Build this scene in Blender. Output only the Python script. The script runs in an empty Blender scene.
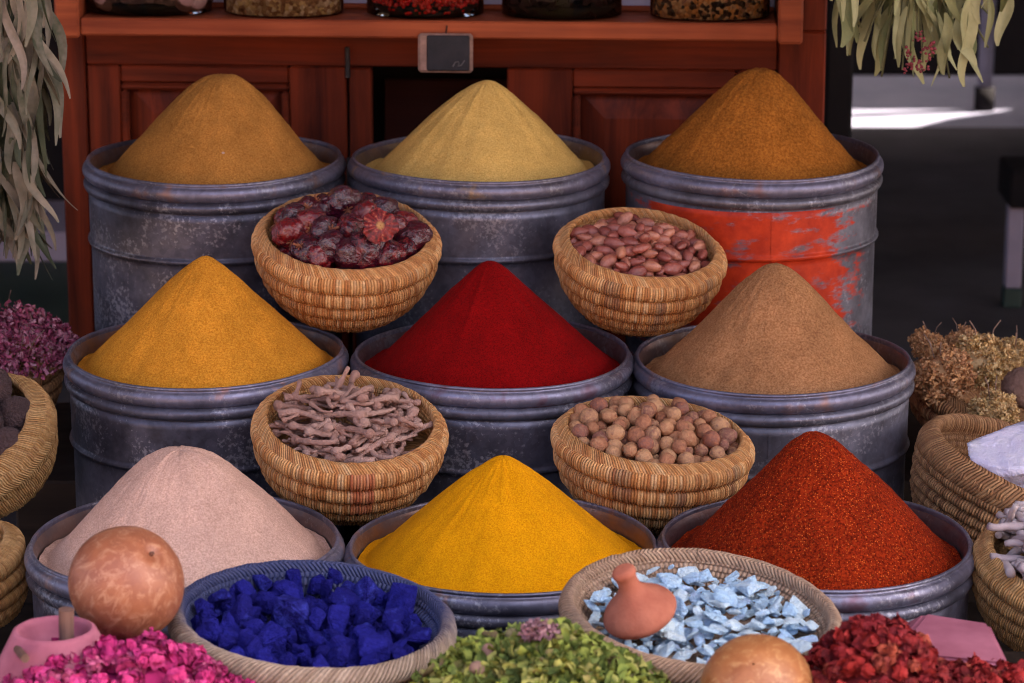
import bpy, math, random
import numpy as np
from mathutils import Vector, Matrix, Euler

SC = bpy.context.scene
COL = SC.collection
R = math.radians
random.seed(7)
rng = np.random.default_rng(7)

# ------------------------------------------------------------------ camera
CAM_H, PITCH, F = 1.75, R(15.2), 3100.0
cam = bpy.data.cameras.new('camera')
camo = bpy.data.objects.new('camera', cam)
COL.objects.link(camo)
camo.location = (0, 0, CAM_H)
camo.rotation_euler = (R(90) - PITCH, 0, 0)
cam.sensor_width = 36
cam.lens = F / 1024 * 36
cam.clip_end = 300
cam.dof.use_dof = True
cam.dof.focus_distance = 4.1
cam.dof.aperture_fstop = 7.5
SC.camera = camo


def ray(x, y):
    u, v = (x - 512) / F, (341.5 - y) / F
    return Vector((u, math.cos(PITCH) + v * math.sin(PITCH), -math.sin(PITCH) + v * math.cos(PITCH)))


def pt(x, y, d):
    r = ray(x, y)
    return Vector((0, 0, CAM_H)) + r * (d / r.y)


# ------------------------------------------------------------------ helpers
def lin(c, k=1.0):
    return tuple(min(1.0, k * ((v / 255 / 12.92) if v <= 10 else ((v / 255 + .055) / 1.055) ** 2.4)) for v in c) + (1.0,)


def link(o, parent=None):
    COL.objects.link(o)
    if parent is not None:
        o.parent = parent
    return o


def tag(o, label=None, cat=None, group=None, kind=None):
    for k, v in (('label', label), ('category', cat), ('group', group), ('kind', kind)):
        if v:
            o[k] = v
    return o


def empty(name, loc=(0, 0, 0), rot=(0, 0, 0)):
    o = bpy.data.objects.new(name, None)
    o.empty_display_size = .05
    o.location = loc
    o.rotation_euler = rot
    return link(o)


def make_mesh(name, V, Fc, smooth=True, uv=None):
    me = bpy.data.meshes.new(name)
    V = np.asarray(V, dtype=np.float32)
    if isinstance(Fc, np.ndarray):
        n, k = Fc.shape
        me.vertices.add(len(V))
        me.vertices.foreach_set('co', V.ravel())
        me.loops.add(n * k)
        me.loops.foreach_set('vertex_index', Fc.astype(np.int32).ravel())
        me.polygons.add(n)
        me.polygons.foreach_set('loop_start', np.arange(0, n * k, k, dtype=np.int32))
        me.update(calc_edges=True)
    else:
        me.from_pydata([tuple(map(float, v)) for v in V], [], [tuple(map(int, f)) for f in Fc])
        me.update()
    me.validate()
    if smooth:
        me.polygons.foreach_set('use_smooth', np.ones(len(me.polygons), dtype=bool))
    if uv is not None:
        l = me.uv_layers.new(name='UVMap')
        idx = np.zeros(len(me.loops), dtype=np.int32)
        me.loops.foreach_get('vertex_index', idx)
        l.data.foreach_set('uv', np.asarray(uv, dtype=np.float32)[idx].ravel())
    return me


def obj(name, me, mat, parent=None, loc=None, rot=None, scale=None):
    o = bpy.data.objects.new(name, me)
    if mat is not None and len(me.materials) == 0:
        me.materials.append(mat)
    if loc is not None:
        o.location = loc
    if rot is not None:
        o.rotation_euler = rot
    if scale is not None:
        o.scale = scale if hasattr(scale, '__len__') else (scale,) * 3
    return link(o, parent)


def copy_tree(o, parent=None):
    c = o.copy()
    link(c, parent)
    for ch in list(o.children):
        copy_tree(ch, c)
    return c


class MB:
    """collects simple solids into one mesh"""
    def __init__(s):
        s.V, s.F = [], []

    def add(s, V, Fc):
        b = len(s.V)
        s.V += [tuple(v) for v in V]
        s.F += [tuple(i + b for i in f) for f in Fc]
        return s

    def box(s, x0, x1, y0, y1, z0, z1, bv=.002):
        b = min(bv, .45 * (x1 - x0), .45 * (y1 - y0), .45 * (z1 - z0))
        V, idx = [], {}
        for sx in (0, 1):
            for sy in (0, 1):
                for sz in (0, 1):
                    p = (x1 if sx else x0, y1 if sy else y0, z1 if sz else z0)
                    for a in range(3):
                        q = [p[i] + (0 if i == a else (-b if (sx, sy, sz)[i] else b)) for i in range(3)]
                        idx[sx, sy, sz, a] = len(V)
                        V.append(q)
        Fc = []
        for a in range(3):
            o1, o2 = [(1, 2), (2, 0), (0, 1)][a]
            for sd in (0, 1):
                f = []
                for (p, q) in ((0, 0), (1, 0), (1, 1), (0, 1)):
                    t = [0, 0, 0]
                    t[a] = sd; t[o1] = p; t[o2] = q
                    f.append(idx[tuple(t) + (a,)])
                Fc.append(f if sd else f[::-1])
        for a in range(3):
            o1, o2 = [(1, 2), (2, 0), (0, 1)][a]
            for p in (0, 1):
                for q in (0, 1):
                    t0, t1 = [0, 0, 0], [0, 0, 0]
                    t0[o1] = t1[o1] = p; t0[o2] = t1[o2] = q
                    t1[a] = 1
                    f = [idx[tuple(t0) + (o1,)], idx[tuple(t1) + (o1,)], idx[tuple(t1) + (o2,)], idx[tuple(t0) + (o2,)]]
                    Fc.append(f if (p == q) else f[::-1])
        for sx in (0, 1):
            for sy in (0, 1):
                for sz in (0, 1):
                    f = [idx[sx, sy, sz, a] for a in range(3)]
                    Fc.append(f if (sx + sy + sz) % 2 else f[::-1])
        return s.add(V, Fc)

    def tube(s, P, rad, n=8, cap=True):
        P = [Vector(p) for p in P]
        rr = rad if hasattr(rad, '__len__') else [rad] * len(P)
        V = []
        up = Vector((0.13, .21, 1))
        for i, p in enumerate(P):
            t = (P[min(i + 1, len(P) - 1)] - P[max(i - 1, 0)])
            t.normalize()
            a = t.cross(up)
            if a.length < .05:
                a = t.cross(Vector((1, 0, 0)))
            a.normalize()
            b = t.cross(a)
            for k in range(n):
                w = 2 * math.pi * k / n
                V.append(p + (a * math.cos(w) + b * math.sin(w)) * rr[i])
        Fc = []
        for i in range(len(P) - 1):
            for k in range(n):
                Fc.append((i * n + k, i * n + (k + 1) % n, (i + 1) * n + (k + 1) % n, (i + 1) * n + k))
        if cap:
            Fc.append(tuple(range(n))[::-1])
            Fc.append(tuple((len(P) - 1) * n + k for k in range(n)))
        return s.add(V, Fc)

    def build(s, name, mat, parent=None, smooth=False, **kw):
        return obj(name, make_mesh(name, np.array(s.V), s.F, smooth), mat, parent, **kw)


def grid_faces(nr, nc, wrap=False):
    i = np.arange(nr - 1)[:, None]
    j = np.arange(nc if wrap else nc - 1)[None, :]
    j2 = (j + 1) % nc
    a = i * nc + j; b = i * nc + j2; c = (i + 1) * nc + j2; d = (i + 1) * nc + j
    return np.stack([a, b, c, d], -1).reshape(-1, 4)


# numpy value noise
def _h(ix, iy, iz, s):
    n = (ix * 374761393 + iy * 668265263 + iz * 2147483647 + s * 1274126177) & 0xffffffff
    n = ((n ^ (n >> 13)) * 1274126177) & 0xffffffff
    n = n ^ (n >> 16)
    return (n & 0xffff) / 65535.0


def vnoise(P, sc, seed=0):
    P = np.asarray(P, dtype=np.float64) * sc + 100.0
    I = np.floor(P).astype(np.int64)
    f = P - I
    f = f * f * (3 - 2 * f)
    out = 0
    for dx in (0, 1):
        for dy in (0, 1):
            for dz in (0, 1):
                w = (f[..., 0] if dx else 1 - f[..., 0]) * (f[..., 1] if dy else 1 - f[..., 1]) * (f[..., 2] if dz else 1 - f[..., 2])
                out = out + w * _h(I[..., 0] + dx, I[..., 1] + dy, I[..., 2] + dz, seed)
    return out * 2 - 1


def fbm(P, sc, seed=0, oc=3):
    v, a = 0, 1.0
    for k in range(oc):
        v = v + a * vnoise(P, sc * 2 ** k, seed + 17 * k)
        a *= .5
    return v / 1.75


def sphere_grid(nu, nv):
    """unit sphere verts + faces (quad grid with poles as tiny rings)"""
    ph = np.linspace(0.02, math.pi - .02, nv)
    th = np.arange(nu) * 2 * math.pi / nu
    PH, TH = np.meshgrid(ph, th, indexing='ij')
    V = np.stack([np.sin(PH) * np.cos(TH), np.sin(PH) * np.sin(TH), np.cos(PH)], -1).reshape(-1, 3)
    Fc = grid_faces(nv, nu, True)[:, ::-1]
    return V, Fc, PH.ravel(), TH.ravel()


def lathe(prof, n, name, disp=None):
    prof = np.array(prof, dtype=float)
    th = np.arange(n) * 2 * math.pi / n
    r = prof[:, 0][:, None]
    z = prof[:, 1][:, None] + 0 * th[None]
    V = np.stack([r * np.cos(th), r * np.sin(th), z], -1).reshape(-1, 3)
    if disp is not None:
        V = disp(V)
    return make_mesh(name, V, grid_faces(len(prof), n, True))


# ------------------------------------------------------------------ materials
def new_mat(name):
    m = bpy.data.materials.new(name)
    m.use_nodes = True
    nt = m.node_tree
    p = nt.nodes['Principled BSDF']
    return m, nt, p


def N(nt, typ, **kw):
    n = nt.nodes.new(typ)
    for k, v in kw.items():
        setattr(n, k, v)
    return n


def ramp(nt, stops, interp='LINEAR'):
    r = N(nt, 'ShaderNodeValToRGB')
    r.color_ramp.interpolation = interp
    el = r.color_ramp.elements
    while len(el) < len(stops):
        el.new(.5)
    for e, (p, c) in zip(el, stops):
        e.position = p
        e.color = c if len(c) == 4 else tuple(c) + (1,)
    return r


def noise_node(nt, scale, detail=3, vec=None, rough=.55):
    n = N(nt, 'ShaderNodeTexNoise')
    n.inputs['Scale'].default_value = scale
    n.inputs['Detail'].default_value = detail
    n.inputs['Roughness'].default_value = rough
    if vec is not None:
        nt.links.new(vec, n.inputs['Vector'])
    return n


def mix(nt, fac, a, b, mode='MIX'):
    m = N(nt, 'ShaderNodeMix', data_type='RGBA', blend_type=mode)
    for s, v in ((0, fac), (6, a), (7, b)):
        if hasattr(v, 'links') or isinstance(v, bpy.types.NodeSocket):
            nt.links.new(v, m.inputs[s])
        else:
            m.inputs[s].default_value = v
    return m.outputs[2]


def math_n(nt, op, a, b=None):
    m = N(nt, 'ShaderNodeMath', operation=op)
    for i, v in enumerate((a, b)):
        if v is None:
            continue
        if isinstance(v, bpy.types.NodeSocket):
            nt.links.new(v, m.inputs[i])
        else:
            m.inputs[i].default_value = v
    return m.outputs[0]


def bump(nt, p, h, strength=.5, dist=.002):
    b = N(nt, 'ShaderNodeBump')
    b.inputs['Strength'].default_value = strength
    b.inputs['Distance'].default_value = dist
    nt.links.new(h, b.inputs['Height'])
    nt.links.new(b.outputs[0], p.inputs['Normal'])
    return b


def objcoord(nt):
    return N(nt, 'ShaderNodeTexCoord').outputs['Object']


def powder_mat(name, c1, c2, grain=420, flecks=None, coarse=.35, strength=.6, seed=0):
    m, nt, p = new_mat(name)
    oc = objcoord(nt)
    n1 = noise_node(nt, grain, 6, oc, .85)
    n2 = noise_node(nt, 19, 5, oc, .68)
    dk = tuple(v * .74 for v in c2[:3]) + (1,)
    lt = tuple(min(1, v * 1.14) for v in c1[:3]) + (1,)
    r1 = ramp(nt, [(.3, dk), (.43, c2), (.56, c1), (.72, lt)])
    nt.links.new(n1.outputs['Fac'], r1.inputs[0])
    r2 = ramp(nt, [(.3, (1 - coarse,) * 3), (.7, (1 + .15 * coarse,) * 3)])
    nt.links.new(n2.outputs['Fac'], r2.inputs[0])
    col = mix(nt, 1.0, r1.outputs[0], r2.outputs[0], 'MULTIPLY')
    if flecks:
        v = N(nt, 'ShaderNodeTexVoronoi')
        v.inputs['Scale'].default_value = flecks[1]
        nt.links.new(oc, v.inputs['Vector'])
        sx = N(nt, 'ShaderNodeSeparateColor')
        nt.links.new(v.outputs['Color'], sx.inputs[0])
        k = math_n(nt, 'GREATER_THAN', sx.outputs[0], 1 - flecks[2])
        d = math_n(nt, 'LESS_THAN', v.outputs['Distance'], .33)
        k = math_n(nt, 'MULTIPLY', k, d)
        col = mix(nt, k, col, flecks[0])
        k2 = math_n(nt, 'LESS_THAN', sx.outputs[1], .22)
        col = mix(nt, math_n(nt, 'MULTIPLY', k2, .55), col, tuple(c * .3 for c in c2[:3]) + (1,))
    nt.links.new(col, p.inputs['Base Color'])
    p.inputs['Roughness'].default_value = 1
    p.inputs['Specular IOR Level'].default_value = .1
    n3 = noise_node(nt, grain * .55, 4, oc, .75)
    bump(nt, p, n3.outputs['Fac'], strength, .004)
    return m


def metal_mat(name, dark=(.033, .031, .045), light=(.165, .16, .222), paint=False, dusty=None, spill=False):
    m, nt, p = new_mat(name)
    oc = objcoord(nt)
    n1 = noise_node(nt, 9, 5, oc, .65)
    r1 = ramp(nt, [(.3, dark), (.72, light)])
    nt.links.new(n1.outputs['Fac'], r1.inputs[0])
    v = N(nt, 'ShaderNodeTexVoronoi')
    v.inputs['Scale'].default_value = 130
    nt.links.new(oc, v.inputs['Vector'])
    bw = N(nt, 'ShaderNodeRGBToBW')
    nt.links.new(v.outputs['Color'], bw.inputs[0])
    r2 = ramp(nt, [(.2, (.88,) * 3), (.85, (1.12,) * 3)])
    nt.links.new(bw.outputs[0], r2.inputs[0])
    col = mix(nt, 1.0, r1.outputs[0], r2.outputs[0], 'MULTIPLY')
    # pale zinc flecks gathered in patches
    n2 = noise_node(nt, 165, 3, oc, .6)
    n2b = noise_node(nt, 11, 2, oc, .5)
    f = math_n(nt, 'MULTIPLY', n2.outputs['Fac'], n2b.outputs['Fac'])
    rf = ramp(nt, [(.285, (0, 0, 0)), (.36, (.5, .5, .5))])
    nt.links.new(f, rf.inputs[0])
    col = mix(nt, rf.outputs[0], col, (.42, .41, .47, 1))
    # brown grime
    n3 = noise_node(nt, 5.5, 4, oc, .6)
    rg = ramp(nt, [(.52, (0, 0, 0)), (.72, (.55, .55, .55))])
    nt.links.new(n3.outputs['Fac'], rg.inputs[0])
    col = mix(nt, rg.outputs[0], col, (.095, .07, .06, 1))
    metal = .62
    if paint:
        p.inputs['Specular IOR Level'].default_value = .2
        geo = N(nt, 'ShaderNodeSeparateXYZ')
        nt.links.new(oc, geo.inputs[0])
        nn = noise_node(nt, 26, 4, oc, .7)
        # bounds in x and z with ragged edges
        xw = math_n(nt, 'ADD', geo.outputs[0], math_n(nt, 'MULTIPLY', math_n(nt, 'SUBTRACT', noise_node(nt, 9, 5, oc, .75).outputs['Fac'], .5), .12))
        fa = math_n(nt, 'MINIMUM', math_n(nt, 'MULTIPLY', math_n(nt, 'SUBTRACT', .158, xw), 16.0), math_n(nt, 'MULTIPLY', math_n(nt, 'ADD', xw, .2), 18.0))
        fa = math_n(nt, 'MINIMUM', fa, 1.0)
        b = math_n(nt, 'LESS_THAN', geo.outputs[1], .08)
        z = geo.outputs[2]
        k = math_n(nt, 'MULTIPLY', b, math_n(nt, 'LESS_THAN', z, paint))
        fa = math_n(nt, 'MULTIPLY', math_n(nt, 'SUBTRACT', fa, 1.0), .3)
        mp = N(nt, 'ShaderNodeMapping')
        mp.inputs['Scale'].default_value = (5, 5, 15)
        nt.links.new(oc, mp.inputs['Vector'])
        sc_ = noise_node(nt, 3.2, 5, mp.outputs[0], .68)
        ks = ramp(nt, [(.33, (0, 0, 0)), (.45, (1, 1, 1))])
        nt.links.new(math_n(nt, 'ADD', sc_.outputs['Fac'], fa), ks.inputs[0])
        k = math_n(nt, 'MULTIPLY', k, ks.outputs[0])
        pn = ramp(nt, [(.3, (.3, .017, .006)), (.7, (.58, .05, .012))])
        nt.links.new(nn.outputs['Fac'], pn.inputs[0])
        col = mix(nt, k, col, pn.outputs[0])
        nt.links.new(math_n(nt, 'MULTIPLY', math_n(nt, 'SUBTRACT', 1.0, k), metal), p.inputs['Metallic'])
    else:
        p.inputs['Metallic'].default_value = metal
    if dusty:
        nd = noise_node(nt, 20, 3, oc, .6)
        rd = ramp(nt, [(.58, (0,) * 3), (.72, (.5,) * 3)] if spill else [(.35, (.2,) * 3), (.65, (.75,) * 3)])
        nt.links.new(nd.outputs['Fac'], rd.inputs[0])
        col = mix(nt, rd.outputs[0], col, dusty)
    nt.links.new(col, p.inputs['Base Color'])
    nr = noise_node(nt, 25, 3, oc, .6)
    rr = ramp(nt, [(.3, (.34,) * 3), (.7, (.6,) * 3)])
    nt.links.new(nr.outputs['Fac'], rr.inputs[0])
    nt.links.new(rr.outputs[0], p.inputs['Roughness'])
    nb = noise_node(nt, 18, 4, oc, .6)
    bump(nt, p, nb.outputs['Fac'], .25, .004)
    return m


def wicker_mat(name, cols, uscale, accent=None, dye=None):
    """strand colours from the weave's own UVs: u counts strands, v counts coils"""
    m, nt, p = new_mat(name)
    uv = N(nt, 'ShaderNodeUVMap')
    uv.uv_map = 'UVMap'
    fl = N(nt, 'ShaderNodeVectorMath', operation='FLOOR')
    nt.links.new(uv.outputs[0], fl.inputs[0])
    wn = N(nt, 'ShaderNodeTexWhiteNoise', noise_dimensions='2D')
    nt.links.new(fl.outputs[0], wn.inputs[0])
    r1 = ramp(nt, [(i / (len(cols) - 1), c) for i, c in enumerate(cols)])
    oc = objcoord(nt)
    n1 = noise_node(nt, 22, 3, oc, .6)
    mixv = math_n(nt, 'ADD', math_n(nt, 'MULTIPLY', wn.outputs[0], .8), math_n(nt, 'MULTIPLY', n1.outputs['Fac'], .3))
    nt.links.new(mixv, r1.inputs[0])
    col = r1.outputs[0]
    su = N(nt, 'ShaderNodeSeparateXYZ')
    nt.links.new(uv.outputs[0], su.inputs[0])
    strand = math_n(nt, 'POWER', math_n(nt, 'ABSOLUTE', math_n(nt, 'SINE', math_n(nt, 'MULTIPLY', su.outputs[0], math.pi))), .6)
    # fine fibre streaks
    n2 = noise_node(nt, 210, 3, oc, .7)
    r2 = ramp(nt, [(.3, (.62,) * 3), (.65, (1.1,) * 3)])
    nt.links.new(n2.outputs['Fac'], r2.inputs[0])
    col = mix(nt, .8, col, r2.outputs[0], 'MULTIPLY')
    if accent:
        s = N(nt, 'ShaderNodeSeparateXYZ')
        nt.links.new(fl.outputs[0], s.inputs[0])
        k = None
        for (u0, u1, v0, v1, c) in accent:
            a = math_n(nt, 'MULTIPLY', math_n(nt, 'GREATER_THAN', s.outputs[0], u0 - .5), math_n(nt, 'LESS_THAN', s.outputs[0], u1 + .5))
            b = math_n(nt, 'MULTIPLY', math_n(nt, 'GREATER_THAN', s.outputs[1], v0 - .5), math_n(nt, 'LESS_THAN', s.outputs[1], v1 + .5))
            k = math_n(nt, 'MULTIPLY', math_n(nt, 'MULTIPLY', a, b), .5)
            col = mix(nt, k, col, c)
    if dye:
        nd = noise_node(nt, 18, 4, oc, .65)
        sz = N(nt, 'ShaderNodeSeparateXYZ')
        nt.links.new(oc, sz.inputs[0])
        rad = N(nt, 'ShaderNodeVectorMath', operation='LENGTH')
        cmb = N(nt, 'ShaderNodeCombineXYZ')
        nt.links.new(sz.outputs[0], cmb.inputs[0]); nt.links.new(sz.outputs[1], cmb.inputs[1])
        nt.links.new(cmb.outputs[0], rad.inputs[0])
        # pigment dust: thick inside the dish and on the far side of the rim
        t = math_n(nt, 'SUBTRACT', dye[1], rad.outputs['Value'])
        t = math_n(nt, 'MULTIPLY', t, dye[2])
        t = math_n(nt, 'ADD', t, math_n(nt, 'MULTIPLY', sz.outputs[1], dye[3]))
        t = math_n(nt, 'ADD', t, math_n(nt, 'MULTIPLY', nd.outputs['Fac'], .7))
        rt = ramp(nt, [(.25, (.0,) * 3), (.8, (.92,) * 3)])
        nt.links.new(t, rt.inputs[0])
        col = mix(nt, rt.outputs[0], col, dye[0])
    nt.links.new(col, p.inputs['Base Color'])
    p.inputs['Roughness'].default_value = .62
    p.inputs['Specular IOR Level'].default_value = .35
    bump(nt, p, math_n(nt, 'ADD', strand, math_n(nt, 'MULTIPLY', n2.outputs['Fac'], .5)), 1.0, .0022)
    return m


def varied_mat(name, cols, nscale=60, rough=.6, bumps=(.4, .002, 120), island=False, spec=.4, coat=0, nmix=.45):
    """base colour varies per object (or per loose piece) and with fine noise"""
    m, nt, p = new_mat(name)
    if island:
        rnd = N(nt, 'ShaderNodeNewGeometry').outputs['Random Per Island']
    else:
        rnd = N(nt, 'ShaderNodeObjectInfo').outputs['Random']
    oc = objcoord(nt)
    n1 = noise_node(nt, nscale, 3, oc, .65)
    t = math_n(nt, 'ADD', math_n(nt, 'MULTIPLY', rnd, 1 - nmix), math_n(nt, 'MULTIPLY', n1.outputs['Fac'], nmix))
    r1 = ramp(nt, [(.12 + .76 * i / max(1, len(cols) - 1), c) for i, c in enumerate(cols)])
    nt.links.new(t, r1.inputs[0])
    nt.links.new(r1.outputs[0], p.inputs['Base Color'])
    p.inputs['Roughness'].default_value = rough
    p.inputs['Specular IOR Level'].default_value = spec
    if coat:
        p.inputs['Coat Weight'].default_value = coat
        p.inputs['Coat Roughness'].default_value = .25
    if bumps:
        n2 = noise_node(nt, bumps[2], 4, oc, .65)
        bump(nt, p, n2.outputs['Fac'], bumps[0], bumps[1])
    return m


def wood_mat(name, c1, c2, axis='Z', rough=.5, scale=1.0):
    m, nt, p = new_mat(name)
    p.inputs['Specular IOR Level'].default_value = .12
    oc = objcoord(nt)
    mp = N(nt, 'ShaderNodeMapping')
    s = {'Z': (30, 30, 1.6), 'X': (1.6, 30, 30), 'Y': (30, 1.6, 30)}[axis]
    mp.inputs['Scale'].default_value = tuple(v * scale for v in s)
    nt.links.new(oc, mp.inputs['Vector'])
    n1 = noise_node(nt, 1.0, 6, mp.outputs[0], .65)
    n1.inputs['Distortion'].default_value = .6
    r1 = ramp(nt, [(.28, c2), (.7, c1)])
    nt.links.new(n1.outputs['Fac'], r1.inputs[0])
    n2 = noise_node(nt, 3.5, 3, oc, .6)
    r2 = ramp(nt, [(.3, (.7,) * 3), (.7, (1.15,) * 3)])
    nt.links.new(n2.outputs['Fac'], r2.inputs[0])
    col = mix(nt, 1.0, r1.outputs[0], r2.outputs[0], 'MULTIPLY')
    nt.links.new(col, p.inputs['Base Color'])
    nr = noise_node(nt, 12, 4, oc, .6)
    rr = ramp(nt, [(.3, (rough - .08,) * 3), (.7, (rough + .2,) * 3)])
    nt.links.new(nr.outputs['Fac'], rr.inputs[0])
    nt.links.new(rr.outputs[0], p.inputs['Roughness'])
    bump(nt, p, n1.outputs['Fac'], .25, .002)
    return m


def plain_mat(name, c1, c2, scale=20, rough=.8, b=(.3, .003, 60), spec=.3):
    m, nt, p = new_mat(name)
    oc = objcoord(nt)
    n1 = noise_node(nt, scale, 4, oc, .6)
    r1 = ramp(nt, [(.3, c2), (.7, c1)])
    nt.links.new(n1.outputs['Fac'], r1.inputs[0])
    nt.links.new(r1.outputs[0], p.inputs['Base Color'])
    p.inputs['Roughness'].default_value = rough
    p.inputs['Specular IOR Level'].default_value = spec
    if b:
        n2 = noise_node(nt, b[2], 4, oc, .6)
        bump(nt, p, n2.outputs['Fac'], b[0], b[1])
    return m


def glass_mat(name):
    m, nt, p = new_mat(name)
    nt.nodes.remove(p)
    out = nt.nodes['Material Output']
    tr = N(nt, 'ShaderNodeBsdfTransparent')
    tr.inputs[0].default_value = (.72, .75, .74, 1)
    gl = N(nt, 'ShaderNodeBsdfGlossy')
    gl.inputs['Roughness'].default_value = .04
    fr = N(nt, 'ShaderNodeFresnel')
    fr.inputs[0].default_value = 1.5
    mx = N(nt, 'ShaderNodeMixShader')
    nt.links.new(fr.outputs[0], mx.inputs[0])
    nt.links.new(tr.outputs[0], mx.inputs[1])
    nt.links.new(gl.outputs[0], mx.inputs[2])
    nt.links.new(mx.outputs[0], out.inputs[0])
    return m


# ------------------------------------------------------------------ world, sun, view
SUN_EL, SUN_AZ = R(56), R(78)          # azimuth clockwise from +Y (north): from the right
w = bpy.data.worlds.new('World')
SC.world = w
w.use_nodes = True
wn = w.node_tree
sky = wn.nodes.new('ShaderNodeTexSky')
sky.sky_type = 'NISHITA'
sky.sun_disc = False
sky.sun_elevation = SUN_EL
sky.sun_rotation = SUN_AZ
sky.air_density = .55
sky.dust_density = 8.0
sky.ozone_density = 0.0
wn.links.new(sky.outputs[0], wn.nodes['Background'].inputs[0])
wn.nodes['Background'].inputs[1].default_value = .12
sl = bpy.data.lights.new('sun', 'SUN')
sl.energy = 4.6
sl.angle = R(.53)
sl.color = (1, .9, .76)
so = link(bpy.data.objects.new('sun', sl))
sd = Vector((math.sin(SUN_AZ) * math.cos(SUN_EL), math.cos(SUN_AZ) * math.cos(SUN_EL), math.sin(SUN_EL)))
so.rotation_euler = sd.to_track_quat('Z', 'Y').to_euler()
so.location = sd * 20
SC.view_settings.view_transform = 'Standard'
SC.view_settings.look = 'None'
SC.view_settings.exposure = 3.15
SC.view_settings.gamma = 1
SC.cycles.use_denoising = True
SC.cycles.pixel_filter_type = 'BLACKMAN_HARRIS'
SC.cycles.filter_width = 1.0
SC.cycles.max_bounces = 8
SC.cycles.diffuse_bounces = 4
SC.cycles.transparent_max_bounces = 12
SC.cycles.sample_clamp_indirect = 6

# ------------------------------------------------------------------ setting
ROOF_Z = 2.7
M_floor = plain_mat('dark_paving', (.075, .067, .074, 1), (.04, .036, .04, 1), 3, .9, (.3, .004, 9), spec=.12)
M_ground = plain_mat('street_paving', (.26, .2, .15, 1), (.18, .14, .105, 1), 2, .85)
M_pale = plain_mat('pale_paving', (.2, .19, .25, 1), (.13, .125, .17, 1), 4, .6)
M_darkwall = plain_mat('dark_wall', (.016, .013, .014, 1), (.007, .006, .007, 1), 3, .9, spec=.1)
M_roof = plain_mat('roof_boards', (.16, .12, .09, 1), (.08, .06, .045, 1), 4, .8)
M_kerb = plain_mat('pale_kerb', (.3, .26, .34, 1), (.2, .17, .22, 1), 5, .6)
M_green = plain_mat('green_paint', (.03, .05, .04, 1), (.015, .03, .025, 1), 5, .6)
M_darkwood = wood_mat('dark_board', (.03, .02, .016, 1), (.012, .009, .008, 1), 'X', .6)


def sheet(name, x0, x1, y0, y1, z, mat):
    b = MB().add([(x0, y0, z), (x1, y0, z), (x1, y1, z), (x0, y1, z)], [(0, 1, 2, 3)])
    return tag(b.build(name, mat), kind='structure')


sheet('ground', -60, 60, -60, 2.1, 0, M_ground)
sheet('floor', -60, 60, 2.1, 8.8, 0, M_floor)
sheet('courtyard', -60, 60, 8.8, 60, 0, M_pale)
# unseen passage roof, added for its shade; far edge shapes the sun patch
sx = ROOF_Z / math.tan(SUN_EL)
sh = Vector((sd.x, sd.y, 0)).normalized() * sx
edge = [(-9, 8.80), (1.22, 8.80), (1.27, 8.85), (1.36, 8.95), (1.48, 9.03), (1.62, 9.12), (2.2, 9.25), (9, 9.4)]
poly = [(-9, 2.55)] + [(x + sh.x, y + sh.y) for x, y in edge] + [(9 + sh.x, 2.55)]
n = len(poly)
V = [(x, y, ROOF_Z) for x, y in poly] + [(x, y, ROOF_Z + .12) for x, y in poly]
Fc = [tuple(range(n)), tuple(range(n, 2 * n))[::-1]] + [(i, i + n, (i + 1) % n + n, (i + 1) % n) for i in range(n)]
tag(MB().add(V, Fc).build('roof', M_roof), kind='structure')
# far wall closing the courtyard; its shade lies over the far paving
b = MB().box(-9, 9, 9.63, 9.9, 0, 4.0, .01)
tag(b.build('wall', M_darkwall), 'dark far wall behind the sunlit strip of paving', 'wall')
# unseen wall added behind the camera to keep the low sky off the stall
b = MB().box(-14, 14, -5.4, -5.0, 0, 3.6, .01)
tag(b.build('wall', plain_mat('sky_block_plaster', (.34, .22, .15, 1), (.26, .16, .11, 1), 2, .9)), kind='structure')
# kerb on the left
k0 = pt(30, 272, 7.15)
b = MB().box(-6, -.62, 7.15, 7.5, .0, .075, .006)
kerb = b.build('kerb', M_kerb)
tag(kerb, kind='structure')
b = MB().box(-6, -.6, 7.52, 7.7, 0, .6, .01)
tag(b.build('low_wall', M_darkwall), 'low dark wall behind the pale kerb at far left', 'wall')
sheet('green_strip', -6, -.6, 6.2, 7.148, .004, M_green)


# ------------------------------------------------------------------ cabinet
CY, CYAW = 4.99, R(-3.0)
cabC = Vector((-.115, CY, 0))
cab_rot = Matrix.Rotation(CYAW, 4, 'Z')


def cab_xy(x, y, off=0.0):
    """pixel on the cabinet front plane (moved forward by off) -> local x, z"""
    nrm = cab_rot @ Vector((0, 1, 0))
    p0 = cabC - nrm * off
    r = ray(x, y)
    o = Vector((0, 0, CAM_H))
    t = (p0 - o).dot(nrm) / r.dot(nrm)
    q = cab_rot.inverted() @ (o + r * t - cabC)
    return q.x, q.z


WC1, WC2 = (.21, .03, .0095, 1), (.03, .005, .003, 1)
M_wood = wood_mat('red_wood_upright', WC1, WC2, 'Z')
M_woodx = wood_mat('red_wood_rail', WC1, WC2, 'X')
M_shelf = wood_mat('shelf_wood', (.34, .08, .03, 1), (.14, .026, .013, 1), 'X', .5)
M_backp = plain_mat('pale_panel', (.42, .42, .6, 1), (.34, .34, .5, 1), 4, .6)
M_black = plain_mat('black_inside', (.012, .01, .01, 1), (.008, .006, .006, 1), 8, .8)
cabo = empty('wooden_cabinet', cabC, (0, 0, CYAW))
tag(cabo, 'red brown wooden cabinet with panelled doors and open shelf of jars', 'cabinet')
xl, _ = cab_xy(64, 200); xr, _ = cab_xy(822, 200)
SF = .13                                    # the shelf stands this far before the doors
_, zb = cab_xy(430, 38.5, SF); _, zt = cab_xy(430, 21, SF)
X = lambda x, off=0: cab_xy(x, 150, off)[0]
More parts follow.
